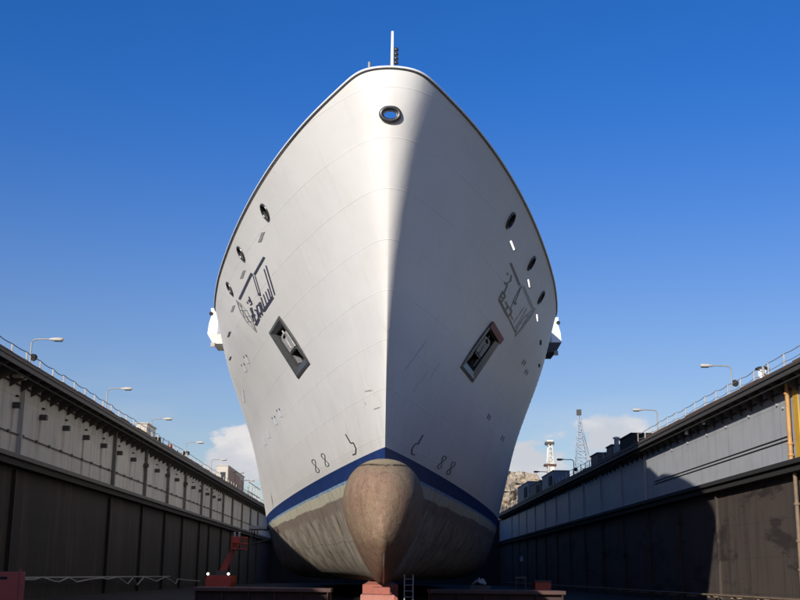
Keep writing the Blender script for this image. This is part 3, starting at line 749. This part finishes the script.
for (x0, y0), (x1, y1) in (((706, 463.5), (789, 436.5)), ((700, 469), (789, 440))):
    a, b_ = at_side(x0, y0, 25.36), at_side(x1, y1, 25.36); a.z = b_.z = (a.z+b_.z)/2; a.y = 110; b_.y = py0+.2
    MB().tube([a, b_], .035, 6).build('cable_run', M['black'], WR, 40)
for x, y in ((776, 405), (748, 416.5), (725, 427), (706, 435), (687, 443), (671, 450), (782, 408)):
    q = at_side(x, y, 25.3); MB().lathe((25.39, q.y, q.z), [(.09, 0), (.09, .1), (.05, .14)], 10, (-1, 0, 0)).build('stud', M['galv'], WR, 40)
q = at_side(766, 378, 24.9)
pth = [Vector((25.3-.9*math.sin(a)*.5, q.y+.1, q.z+.1-.9*(1-math.cos(a))+.4)) for a in [k*math.pi/2/6 for k in range(7)]]
sp = MB().tube([Vector((24.75, q.y, q.z+.75)), Vector((24.75, q.y, q.z+.1)), Vector((24.8, q.y-.15, q.z-.2)), Vector((24.9, q.y-.45, q.z-.38)), Vector((25., q.y-.8, q.z-.42))], .09, 10)
sp.build('spout', M['galv'], WR, 50)
for x, y in ((686, 430), (703, 420)):
    q = at_side(x, y, 24.9); b_ = MB().box(24.75, 25.1, q.y-.25, q.y+.3, q.z-.1, q.z+.2, .03).build('wall_light', M['galv'], WR)
    MB().lathe((24.9, q.y-.1, q.z-.1), [(.1, 0), (.16, -.18), (.12, -.26)], 12).build('lamp_glass', M['pure_white'], b_, 40)
for s, X_, W, x in ((1, 24.55, WR, None), (-1, 22.9, WL, None)):
    if s == 1:
        g = MB().tube([(24.8, 52, .62), (24.8, 240, .62)], .085, 10)
        g.build('service_pipe', M['pipe_brown'], W, 40)
        for k in range(14): MB().box(24.7, 25.49, 55+6*k, 55.15+6*k, .42, .52).build('pipe_bracket', M['pipe_brown'], W)
q = at_side(521.5, 559, 25.45)
o = MB().box(25.42, 25.48, q.y-2.2, q.y+2.2, q.z-.45, q.z+.45, .01).build('wall_sign', M['board']); tag(o, 'small blank pale board on the dark lower right wall', 'sign')

# railings on top of each wall
def railing(s, xr, label, seed):
    zb = 12.475+E; rr = random.Random(seed)
    T = thing('railing', label, 'railing', (s*xr, 140, zb)); top = []; y = 44.
    while y < 252:
        h = 1.12+rr.uniform(-.05, .05); ln = rr.uniform(-.04, .04)
        MB().tube([(s*xr, y, zb), (s*xr+ln, y+ln, zb+h)], .05, 6).build('post', M['pale_post'], T)
        if top:
            a = top[-1]; b_ = Vector((s*xr+ln, y+ln, zb+h)); sag = rr.uniform(.02, .14)
            for k in range(1, 5): top.append(a.lerp(b_, k/5)-Vector((0, 0, sag*4*(k/5)*(1-k/5))))
        top.append(Vector((s*xr+ln, y+ln, zb+h))); y += 3.02
    MB().tube(top, .028, 6).build('top_rail', M['galv'] if s > 0 else M['dark_grey'], T)
    MB().tube([q-Vector((0, 0, .5)) for q in top], .022, 6).build('middle_rail', M['galv'] if s > 0 else M['dark_grey'], T)
railing(-1, 22.75, 'sagging cable railing on top of the left dock wall', 1)
railing(1, 24.75, 'sagging cable railing on top of the right dock wall', 2)

# lamp posts: bent arm towards the basin
def lamp(s, h, arm, hx, loc, label, group, floods=0, dark=False):
    T = thing('lamp_post', label, 'lamp post', loc, group); L = Vector(loc); i = -s
    pts = [L, L+Vector((0, 0, h-.35))]
    for k in range(1, 6):
        a = k*math.pi/2/5; pts.append(L+Vector((i*.35*(1-math.cos(a)), 0, h-.35+.35*math.sin(a))))
    pts.append(L+Vector((i*arm, 0, h+.02)))
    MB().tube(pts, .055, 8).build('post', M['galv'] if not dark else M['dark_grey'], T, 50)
    hd = MB(); e = L+Vector((i*arm, 0, h+.02)); rings = []
    for k, (d, w, hh) in enumerate([(-.08, .05, .05), (0, .11, .1), (.35, .16, .16), (.75, .17, .17), (.92, .1, .1), (.95, .03, .03)]):
        rings.append([hd.bm.verts.new(e+Vector((i*d, w*math.cos(a), -.02+hh*math.sin(a)*(.9 if math.sin(a) > 0 else .7)))) for a in [j*2*math.pi/10 for j in range(10)]])
    for a, b_ in zip(rings, rings[1:]):
        for j in range(10): hd.bm.faces.new((a[j], a[(j+1) % 10], b_[(j+1) % 10], b_[j]))
    hd.bm.faces.new(rings[0]); hd.bm.faces.new(rings[-1])
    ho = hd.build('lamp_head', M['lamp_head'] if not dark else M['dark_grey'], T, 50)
    MB().box(min(e.x+i*.3, e.x+i*.85), max(e.x+i*.3, e.x+i*.85), e.y-.12, e.y+.12, e.z-.17, e.z-.11, .02).build('lamp_glass', M['glass'], ho)
    MB().box(L.x-.13, L.x+.13, L.y-.13, L.y+.13, L.z, L.z+.06).build('base_plate', M['dark_grey'], T)
    for k in range(floods):
        q = L+Vector((.22*(1 if k == 0 else -1), -.1, h*.58))
        f = MB().lathe(q, [(.1, .28), (.2, .2), (.27, 0), (.25, -.04)], 14, (.5 if k == 0 else -.5, .6, .25)).build('floodlight', M['black'], T, 40)
        MB().tube([q+Vector((0, .08, 0)), L+Vector((0, 0, h*.55))], .04, 6).build('arm', M['black'], f)
    return T
names = ['nearest', 'second nearest', 'third', 'fourth', 'fifth', 'sixth', 'seventh', 'farthest']
zt = 12.475+E
for k, px in enumerate((23.5, 104, 150.5, 186.5, 212.5, 232, 244, 254)):
    y = at_side(px, 440, -24.3).y
    nm = {0: 'nearest lamp post on the left dock wall, with a black floodlight', 3: 'fourth lamp post along the left dock wall, with two black floodlights'}.get(k, names[k]+' bent-arm lamp post along the top of the left dock wall')
    lamp(-1, 3.25 if k else 3.1, 1.25, 0, (-24.3, y, zt), nm, 'lamp posts on the left wall', {0: 1, 3: 2}.get(k, 0))
for k, px in enumerate((735.5, 658.5, 573.5, 548, 528, 515)):
    y = at_side(px, 450, 26.2).y
    nm = {0: 'nearest lamp post on the right dock wall, with a black floodlight', 2: 'third lamp post along the right wall, with a round black floodlight'}.get(k, names[k]+' bent-arm lamp post along the top of the right dock wall')
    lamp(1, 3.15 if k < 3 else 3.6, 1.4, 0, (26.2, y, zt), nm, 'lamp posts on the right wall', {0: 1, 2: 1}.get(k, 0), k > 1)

# things on top of the walls
def cabin(name, label, cat, x0, x1, y0, y1, h, mat, wins=(), mat2=None, roof=None):
    T = thing(name, label, cat, ((x0+x1)/2, (y0+y1)/2, zt))
    w = MB().box(x0, x1, y0, y1, zt, zt+h, .04).build('wall', mat, T)
    MB().box(x0-.1, x1+.1, y0-.1, y1+.1, zt+h+.003, zt+h+.14, .02).build('roof', roof or mat, T)
    for (fx, a0, a1, b0, b1, face, mt) in wins:
        if face == 'x': o = MB().box(fx-.03, fx+.03, y0+a0*(y1-y0), y0+a1*(y1-y0), zt+b0*h, zt+b1*h).build('window', mt, w)
        else: o = MB().box(x0+a0*(x1-x0), x0+a1*(x1-x0), y0-.035, y0+.03, zt+b0*h, zt+b1*h).build('window', mt, w)
    return T
ya, yb = at_side(131, 430, -23.6).y, at_side(147, 436, -23.6).y
cabin('equipment_box', 'square pale equipment box with dark openings on the left dock wall', 'equipment box', -24.7, -23.6, 118, 122.5, 2.0, M['beige'],
      [(-23.6, .25, .9, .5, .9, 'x', M['glass']), (-23.6, .3, .85, .08, .4, 'x', M['black']), (0, .2, .8, .2, .8, 'y', M['beige'])])
ya, yb = at_side(217, 480, -23.8).y, at_side(239.5, 490, -23.8).y
cabin('wall_cabin', 'flat-roofed cabin with brick-red side panels far along the left dock wall', 'cabin', -25.7, -23.9, 184, 206, 3.7, M['beige'],
      [(-23.9, .05, .38, .05, .95, 'x', M['brick']), (-23.9, .45, .72, .3, .9, 'x', M['brick']), (-23.9, .77, .97, .1, .8, 'x', M['brick']), (0, .35, .8, .3, .75, 'y', M['glass']), (-23.9, .4, .43, 0, 1, 'x', M['dark_grey'])])
q = at_side(158.5, 441, -23.3)
T = thing('winch', 'small dark winch standing on the left dock wall', 'winch', (-23.5, q.y, zt))
MB().prism([(-23.8, q.y-.9, zt), (-23.8, q.y+.9, zt), (-23.8, q.y+.3, zt+1.2), (-23.8, q.y-.3, zt+1.2)], (.6, 0, 0)).build('frame', M['black'], T)
MB().lathe((-23.9, q.y, zt+.75), [(.45, 0), (.3, .1), (.3, .7), (.45, .8)], 14, (1, 0, 0)).build('drum', M['dark_grey'], T, 40)
q = at_side(170.5, 451.5, -23.3)
T = thing('lifebuoy', 'orange and white lifebuoy on its stand on the left dock wall', 'lifebuoy', (-23.3, q.y, zt))
MB().tube([Vector((-23.3, q.y+.55*math.cos(a), zt+.75+.5*math.sin(a))) for a in [k*math.pi/10 for k in range(20)]], .12, 8, True).build('ring', M['block_pale'], T, 50)
MB().box(-23.5, -23.4, q.y-.1, q.y+.1, zt, zt+1.3).build('stand', M['dark_grey'], T)
T = thing('scaffold', 'white scaffold frame far along the left dock wall beyond the cabin', 'scaffold', (-23.9, 220, zt))
for k in range(5): MB().tube([(-23.6, 210+k*5, zt), (-23.6, 210+k*5, zt+3.4)], .09, 6).build('post', M['beige'], T)
for h in (1.7, 3.3): MB().tube([(-23.6, 210, zt+h), (-23.6, 230, zt+h)], .08, 6).build('bar', M['cream_white'], T)
q = at_side(762, 365, 25.1)
T = thing('mushroom_vent', 'white mushroom vent with black cap on the right dock wall', 'vent', (25.1, q.y, zt))
MB().lathe((25.1, q.y, zt), [(.36, 0), (.36, .35), (.3, .36), (.3, 1.05)], 18).build('pipe', M['pure_white'], T, 40)
MB().lathe((25.1, q.y, zt+1.06), [(.46, 0), (.46, .08), (.3, .16)], 18).build('cap', M['black'], T, 40)
MB().lathe((25.1, q.y-1., zt), [(.3, 0), (.3, .5), (.1, .55)], 12).build('valve', M['rust'], T, 40)
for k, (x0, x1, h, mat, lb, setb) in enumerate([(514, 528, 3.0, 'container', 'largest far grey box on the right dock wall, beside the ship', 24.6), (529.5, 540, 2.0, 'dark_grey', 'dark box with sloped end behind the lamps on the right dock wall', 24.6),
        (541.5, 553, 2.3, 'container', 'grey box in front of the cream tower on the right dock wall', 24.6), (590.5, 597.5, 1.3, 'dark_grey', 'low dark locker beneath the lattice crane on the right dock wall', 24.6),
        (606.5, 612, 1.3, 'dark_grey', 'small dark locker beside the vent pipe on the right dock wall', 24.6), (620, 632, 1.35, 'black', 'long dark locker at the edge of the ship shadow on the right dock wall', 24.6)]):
    ya, yb = at_side(x1, 450, setb).y, at_side(x0, 450, setb).y
    L = min(yb-ya, 16)
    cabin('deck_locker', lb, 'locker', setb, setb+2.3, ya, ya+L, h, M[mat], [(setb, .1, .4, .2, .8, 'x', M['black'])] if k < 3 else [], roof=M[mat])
q = at_side(616.5, 442, 24.9)
T = thing('vent_pipe', 'short grey vent pipe on the right dock wall behind the lockers', 'vent', (24.9, q.y, zt))
MB().lathe((24.9, q.y, zt), [(.25, 0), (.25, 1.9)], 14).build('pipe', M['galv'], T, 40)
MB().lathe((24.9, q.y, zt+1.91), [(.4, 0), (.4, .1), (.2, .2)], 14).build('cap', M['cream_white'], T, 40)

# ------------------------------------------------------------------ dock floor things
def rot_y(pts): return pts
kb = lambda x0, x1, y0, y1, z0, z1, lab, mat='block': tag(MB().box(x0, x1, y0, y1, z0, z1, .04).build('keel_block', M[mat]), lab, 'keel block', 'keel blocks under the bow')
zk = E+ZK
kb(-1.15, 1.05, 45.6, 49.4, .0, .72, 'wide bottom red keel block under the foot of the bow', 'block')
kb(-.75, .55, 45.9, 48.9, .724, 1.06, 'middle pale red block of the stack under the bow', 'block_pale')
kb(-.3, .38, 46.1, 48.5, 1.064, zk-.07, 'topmost small red block touching the foot of the bow', 'block')
for k in range(24):
    kb(-.75, .75, 51+k*4.2, 52.6+k*4.2, 0, zk, 'red keel block in the dark row under the ship keel')
def beam(x0, x1, y0, y1, z1, lab):
    T = thing('bilge_beam', lab, 'support beam', ((x0+x1)/2, (y0+y1)/2, 0))
    MB().box(x0+.05, x1-.05, y0+.35, y1-.35, .22, z1-.2).build('web', M['beam'], T)
    MB().box(x0, x1, y0, y1, z1-.195, z1, .03).build('flange', M['beam_top'], T)
    MB().box(x0, x1, y0, y1, 0.004, .215, .03).build('flange', M['beam_top'], T)
    n = int((x1-x0)/1.2)
    for k in range(n+1):
        x = x0+.1+k*(x1-x0-.3)/n; MB().box(x, x+.06, y0+.06, y0+.345, .22, z1-.2).build('stiffener', M['beam'], T)
a, b_ = at_depth(193, 587, 62), at_depth(331, 587, 62)
beam(a.x, b_.x, 62, 64.5, a.z, 'long dark red steel beam on the dock floor left of the bow')
a, b_ = at_depth(429, 589.5, 62), at_depth(566, 589.5, 62)
beam(a.x, b_.x, 62, 64.5, a.z, 'long dark red steel beam on the dock floor right of the bow')

# ladder
T = thing('ladder', 'metal ladder standing by the shaded side of the bow', 'ladder', (at_depth(409, 600, 50).x, 50, 0))
xl, xr = at_depth(404.4, 585, 50).x, at_depth(413, 585, 50).x; zt_l = at_depth(409, 574.5, 50).z
for x in (xl, xr): MB().box(x-.025, x+.025, 49.96, 50.04, 0.002, zt_l).build('rail', M['galv'], T)
k = .2
while k < zt_l-.1:
    MB().tube([(xl, 50, k), (xr, 50, k)], .018, 6).build('rung', M['galv'], T); k += .24

# boom lift
Yb = 76.
def D(px, py, dy=0): return at_depth(px, py, Yb+dy)
T = thing('boom_lift', 'red boom lift with two lit lamps raising its basket by the left wall', 'boom lift', (D(218, 590).x, Yb+.8, 0))
xa, xb = D(205.5, 580).x, D(231, 580).x; zt_b = D(217, 575.5).z
MB().prism([(xa, Yb, .75), (xb-.15, Yb, .75), (xb, Yb, 1.2), (xb, Yb, zt_b), (xa+.1, Yb, zt_b), (xa, Yb, zt_b-.25)], (0, 2.6, 0)).build('body', M['lift_red'], T)
MB().box(xa+.1, xb-.1, Yb+.2, Yb+2.4, .45, .74).build('chassis', M['dark_grey'], T)
for x in (xa-.02, xb-.3):
    for y in (Yb+.1, Yb+1.9): MB().lathe((x, y+.3, .42), [(.25, 0), (.42, .04), (.42, .28), (.25, .32)], 18, (1, 0, 0)).build('wheel', M['rubber'], T, 40)
for px in (208.2, 228.6):
    q = D(px, 573.9); l = MB().lathe((q.x, Yb+.1, q.z), [(.05, .2), (.1, .1), (.12, 0)], 12, (0, -1, 0)).build('work_lamp', M['dark_grey'], T, 40)
    MB().lathe((q.x, Yb-.105, q.z), [(.085, 0), (.075, .03), (.02, .06)], 12, (0, -1, 0)).build('lamp_glass', M['lit'], l, 40)
b0, b1 = D(222, 573, 1.3), D(235.5, 543, 1.3)
dv = (b1-b0).normalized(); nv = Vector((dv.z, 0, -dv.x))
MB().prism([b0+nv*.2, b0-nv*.2, b0.lerp(b1, .6)-nv*.18, b0.lerp(b1, .6)+nv*.18], (0, .35, 0)).build('boom', M['lift_red'], T)
MB().prism([b0.lerp(b1, .6)+nv*.13+Vector((0, .05, 0)), b0.lerp(b1, .6)-nv*.13+Vector((0, .05, 0)), b1-nv*.13+Vector((0, .05, 0)), b1+nv*.13+Vector((0, .05, 0))], (0, .25, 0)).build('boom_extension', M['lift_red'], T)
MB().box(b0.x-.35, b0.x+.3, Yb+1, Yb+1.9, zt_b+.003, b0.z+.15).build('turret', M['dark_grey'], T)
bk = MB(); x0, x1 = D(230, 540).x, D(244, 540).x; z0, z1 = D(236, 549).z, D(236, 537).z
for z in (z0, (z0+z1)/2, z1):
    bk.tube([(x0, Yb+.6, z), (x1, Yb+.6, z), (x1, Yb+1.9, z), (x0, Yb+1.9, z)], .035, 6, True)
for x in (x0, (x0+x1)/2, x1):
    for y in (Yb+.6, Yb+1.9): bk.tube([(x, y, z0), (x, y, z1)], .03, 6)
bo = bk.build('basket', M['lift_red'], T)
MB().box(x0, x1, Yb+.62, Yb+1.88, z0-.05, z0).build('floor', M['dark_grey'], bo)
MB().box(x0+.05, x1-.35, Yb+.55, Yb+.68, (z0+z1)/2, z1+.05, .03).build('panel', M['lift_red'], bo)
for dx in (.15, .45): MB().lathe((x0+dx, Yb+1., z1), [(.07, 0), (.08, .3), (.03, .34)], 10).build('bottle', M['galv'], bo, 40)

# red board at the left edge of the photo
Yp = 30.
a, b_ = at_depth(-8, 571.5, Yp), at_depth(18.8, 571.5, Yp)
T = thing('red_cabinet', 'faded red cabinet with dark plate at the left edge, close to the camera', 'cabinet', ((a.x+b_.x)/2, Yp+.3, 0))
MB().box(a.x, b_.x, Yp, Yp+.6, .12, a.z, .015).build('body', M['panel_red'], T)
q = at_depth(3, 578, Yp); MB().box(q.x-.08, q.x+.1, Yp-.012, Yp-.002, q.z-.03, q.z+.03).build('name_plate', M['black'], T)
MB().tube([(b_.x-.0, Yp+.1, .0), (b_.x-.0, Yp+.1, a.z+.07)], .03, 8).build('corner_post', M['panel_red'], T, 40)
for x in (a.x+.1, b_.x-.1): MB().box(x-.05, x+.05, Yp+.2, Yp+.4, 0.002, .118).build('foot', M['black'], T)

# hose hung in zigzag above a pipe on the left wall
T = MB().tube([(-22.95, 60, 1.36), (-22.95, 132, 1.36)], .06, 8).build('wall_pipe', M['hose'], None, 40); tag(T, 'thin horizontal pale pipe low on the left dock wall below the hose', 'pipe')
zz = [(20, 579.5), (34, 579.5), (42, 577.2), (53, 581), (59, 581.8), (68.5, 577.5), (77, 582), (90, 579.2), (101.5, 578), (107, 579.2), (117.5, 577), (127.5, 584), (132.5, 578.2), (137, 585), (144, 577), (152, 579.5), (156, 581.5), (165, 577), (171, 580.5), (175.5, 584), (177.5, 579), (186, 580), (200, 581)]
pts = [at_side(x, y, -22.9) for x, y in zz]
o = MB().tube(pts, .06, 6).build('hose', M['hose']); tag(o, 'pale hose hung in a zigzag low along the left dock wall', 'hose')
# things on the right of the dock floor
Yq = 74
a, b_ = at_depth(535, 580.5, Yq), at_depth(551, 580.5, Yq)
T = thing('tool_container', 'dull red tool container on the dark dock floor at right', 'container', ((a.x+b_.x)/2, Yq+.6, 0))
MB().box(a.x, b_.x, Yq, Yq+1.2, .2, a.z-.1, .03).build('body', M['lift_red'], T)
MB().box(a.x-.03, b_.x+.03, Yq-.03, Yq+1.23, a.z-.095, a.z, .02).build('lid', M['beam_top'], T)
for x in (a.x+.15, b_.x-.15): MB().box(x-.08, x+.08, Yq+.1, Yq+1.1, 0.002, .197).build('runner', M['black'], T)
q = at_depth(481, 585, 70)
tb = MB(); g = []
for i in range(13):
    row = []
    for j in range(7):
        x, y = -.45+i*.075, -.4+j*.13
        h = max(0, .42*(1-((x/.46)**2+(y/.5)**2)))*.8+.24*mnoise.noise(Vector((x*6, y*3.5, 2)))
        row.append(tb.bm.verts.new((q.x+x, 71+y, max(q.z+h, q.z-.02))))
    g.append(row)
for i in range(12):
    for j in range(6): tb.bm.faces.new((g[i][j], g[i+1][j], g[i+1][j+1], g[i][j+1]))
o = tb.build('tarp', M['tarp'], None); tag(o, 'crumpled white tarp heaped on a crate by the ship shaded side', 'tarp')
o = MB().box(q.x-.6, q.x+.6, 70.5, 71.6, .001, q.z-.04, .03).build('crate', M['dark_grey']); tag(o, 'dark crate beneath the crumpled white tarp', 'crate')
T = thing('trestle', 'spindly dark trestle beside the red container', 'trestle', (at_depth(520, 590, 72).x, 72, 0))
x0, x1 = at_depth(515, 580, 72).x, at_depth(526, 580, 72).x; zt_t = at_depth(520, 578.5, 72).z
MB().box(x0, x1, 71.9, 72.1, zt_t, zt_t+.1).build('top_bar', M['dark_grey'], T)
for x, d in ((x0+.1, -.25), (x1-.1, .25)):
    for dy in (-.35, .35): MB().tube([(x, 72, zt_t), (x+d, 72+dy, .002)], .03, 6).build('leg', M['dark_grey'], T)
# staging platform on the left by the hull
T = thing('staging_platform', 'grey staging platform hung on the ship side facing the left wall', 'platform', (-13, 121.5, 6.5))
a, b_ = at_depth(249, 525.5, 120), at_depth(267, 525.5, 120)
MB().box(a.x, b_.x, 120, 123, a.z-.35, a.z, .03).build('deck', M['galv'], T)
for y in (120.3, 122.7): MB().tube([(a.x+.3, y, a.z-.36), (a.x+.15, y, a.z-1.9)], .07, 6).build('post', M['dark_grey'], T); MB().tube([(a.x+.15, y, a.z-1.85), (b_.x+.6, y, a.z-1.2)], .06, 6).build('brace', M['dark_grey'], T)

# ------------------------------------------------------------------ beyond the dock
def hill():
    mb = MB(); NX, NZ = 150, 60; g = []
    for i in range(NX+1):
        col = []
        for j in range(NZ+1):
            u, v = i/NX, j/NZ; x = 20+u*72
            top = 57.5+3.2*mnoise.noise(Vector((x*.06, 3, 0)))+1.6*mnoise.noise(Vector((x*.25, 7, 0)))-max(0, (x-86))*2.5
            z = -2+v*(top+2); q = Vector((x*.12, z*.16, 1.3))
            y = 640+v*14-6*mnoise.fractal(q, 1., 2.1, 6)-1.5*abs(mnoise.noise(q*4))
            col.append(mb.bm.verts.new((x+1.2*mnoise.noise(q*2), y, z)))
        for k in range(1, 9):
            col.append(mb.bm.verts.new((x, col[NZ].co.y+k*9, top+.8*mnoise.noise(Vector((x*.2, k, 1)))-(k*k*.5))))
        g.append(col)
    for i in range(NX):
        for j in range(len(g[0])-1): mb.bm.faces.new((g[i][j], g[i+1][j], g[i+1][j+1], g[i][j+1]))
    return mb.build('hill', M['rock'], None, 25)
struct(hill())
# cream tower with a bracing lattice
Yt = 330
def Tt(px, py): return at_depth(px, py, Yt)
bx_ = Tt(551, 480).x; zt_ = Tt(551, 441).z
T = thing('crane_tower', 'tall cream tower with a narrow head beyond the right dock wall', 'tower', (bx_, Yt, -1))
MB().prism([(bx_-1.1, Yt, -1), (bx_+1.3, Yt, -1), (bx_+1.0, Yt, zt_-6), (bx_-.8, Yt, zt_-6)], (0, 2.2, 0)).build('column', M['cream_white'], T)
br = MB()
for x in (-.7, .75):
    for y in (0, 2): br.tube([(bx_+x*1.1, Yt+y, zt_-6), (bx_+x*.6, Yt+y, zt_-1)], .16, 6)
for k in range(4):
    z0_ = zt_-6+k*1.25; br.tube([(bx_-.72, Yt, z0_), (bx_+.72, Yt, z0_+1.25)], .11, 6); br.tube([(bx_+.72, Yt, z0_), (bx_-.72, Yt, z0_+1.25)], .11, 6)
br.build('lattice', M['cream_white'], T)
MB().box(bx_-1.3, bx_+1.1, Yt-.2, Yt+2.2, zt_-1, zt_-.2, .05).build('head', M['dark_grey'], T)
MB().box(bx_-1., bx_+.8, Yt-.1, Yt+2.1, zt_-.19, zt_+.3, .05).build('cap', M['cream_white'], T)
MB().box(bx_-.9, bx_-.3, Yt-.25, Yt-.01, zt_-12, zt_-5.5, .03).build('ladder_cage', M['pale_post'], T)
MB().box(bx_-1.7, bx_+1.6, Yt-.3, Yt+2.5, zt_-7, zt_-6.4, .03).build('platform', M['rust'], T)
# lattice crane mast
Ym = 380
def Tm(px, py): return at_depth(px, py, Ym)
tpz = Tm(580, 412.5); bl, brr = Tm(576.6, 470), Tm(590, 470)
T = thing('lattice_crane', 'thin blue-grey lattice crane mast beyond the right dock wall', 'crane', ((bl.x+brr.x)/2, Ym, -1))
mb = MB(); bas = [Vector((bl.x, Ym, -1)), Vector((brr.x, Ym, -1)), Vector((brr.x, Ym+4, -1)), Vector((bl.x, Ym+4, -1))]
wb = (brr.x-bl.x); zb_ = bl.z; H = tpz.z
def leg(i, z):
    f = max(0, (z-zb_)/(H-zb_)); f = (z+1)/(H+1)
    cx = tpz.x; q = bas[i]; wf = 1-.93*max(0, (z-zb_)/(H-zb_)) if z > zb_ else 1
    base = Vector((bl.x+wb*(.5+(.5 if i in (1, 2) else -.5)), q.y, z)); c_ = Vector((tpz.x, Ym+2, z)); mid = Vector((base.x, base.y, z))
    return c_.lerp(mid, wf) if z > zb_ else mid
lv = [-1, 6, 13, 20, zb_]+[zb_+(H-zb_)*k/9 for k in range(1, 10)]
for i in range(4): mb.tube([leg(i, z) for z in lv], .2, 6)
for a_, b2 in zip(lv, lv[1:]):
    for i in range(4):
        j = (i+1) % 4; mb.tube([leg(i, a_), leg(j, b2)], .09, 5); mb.tube([leg(i, b2), leg(j, b2)], .1, 5)
mb.build('mast', M['crane_blue'], T)
MB().box(tpz.x-.7, tpz.x+.7, Ym+1.3, Ym+2.7, H-.6, H+1.2, .08).build('mast_head', M['dark_grey'], T)
MB().tube([Vector((tpz.x, Ym+2, H)), Vector((brr.x+3, Ym+2, zb_-8))], .07, 5).build('cable', M['crane_blue'], T)

# ------------------------------------------------------------------ light
az, el = R(28.0), R(18.6)                            # sunlight travels towards +x, +y
trav = Vector((math.sin(az)*math.cos(el), math.cos(az)*math.cos(el), -math.sin(el)))
sd = bpy.data.lights.new('sun', 'SUN'); sd.energy = 4.5; sd.angle = R(.5); sd.color = (1, .96, .885)
so = bpy.data.objects.new('sun', sd); C.objects.link(so); so.rotation_euler = trav.to_track_quat('-Z', 'Y').to_euler(); so.location = (-60, -80, 60)
w = bpy.data.worlds.new('World'); bpy.context.scene.world = w; w.use_nodes = True
t = NT(w.node_tree); bg = w.node_tree.nodes['Background']
sky = t.n('ShaderNodeTexSky', sky_type='NISHITA'); sky.sun_disc = False; sky.sun_elevation = el
sky.sun_rotation = math.pi+az                         # measured from +y, clockwise
sky.air_density = 1.0; sky.dust_density = .4; sky.ozone_density = 3.5; sky.altitude = 0
g = t.n('ShaderNodeTexCoord').outputs['Generated']
gx, gy, gz = t.xyz(g)
up_ = t.sm(gz, .02, .42)
hs = t.n('ShaderNodeHueSaturation'); t.put(hs.inputs['Saturation'], t.m('ADD', .98, t.m('MULTIPLY', up_, .32)))
t.put(hs.inputs['Color'], sky.outputs[0])
tint = t.mix(1., hs.outputs[0], t.mix(up_, (1.1, .98, .98, 1), (1.08, 1.0, 1.42, 1)), 'MULTIPLY')
n1 = t.noise(t.scl(g, (9, 9, 17), (3.2, 1.1, .4)), 1.5, 9, .56)
n2 = t.noise(t.scl(g, (4, 4, 22), (1, 1, 1)), 1.2, 6, .5)
band = t.m('MULTIPLY', t.sm(gz, -.02, .03), t.m('SUBTRACT', 1, t.sm(gz, .11, .17)))
def puff(cx, cz, wx, wz):
    e = t.m('ADD', t.m('POWER', t.m('DIVIDE', t.m('SUBTRACT', gx, cx), wx), 2), t.m('POWER', t.m('DIVIDE', t.m('SUBTRACT', gz, cz), wz), 2))
    return t.m('MULTIPLY', t.m('EXPONENT', t.m('MULTIPLY', e, -1)), t.m('GREATER_THAN', gy, 0))
pf = t.m('ADD', t.m('ADD', puff(.19, .113, .03, .022), puff(.118, .09, .035, .03)), t.m('ADD', puff(-.118, .088, .03, .022), puff(-.16, .078, .02, .014)))
mask = t.m('MULTIPLY', t.sm(t.m('ADD', n1, t.m('ADD', t.m('MULTIPLY', band, .08), t.m('MULTIPLY', pf, .315))), .7, .78), band)
wisp = t.m('MULTIPLY', t.m('MULTIPLY', t.sm(n2, .4, .75), t.m('SUBTRACT', 1, t.sm(gz, .06, .2))), .45)
CL = 8.5
shade = t.mix(t.sm(n1, .45, .7), (CL*.72, CL*.74, CL*.8, 1), (CL, CL*.95, CL*.94, 1))
col = t.mix(wisp, tint, (CL*.75, CL*.78, CL*.84, 1))
col = t.mix(t.m('MULTIPLY', mask, .92), col, shade)
t.put(bg.inputs['Color'], col); bg.inputs['Strength'].default_value = .085
vs = bpy.context.scene.view_settings
vs.view_transform = 'Standard'; vs.look = 'None'; vs.gamma = 1; vs.exposure = .2; vs.use_curve_mapping = False
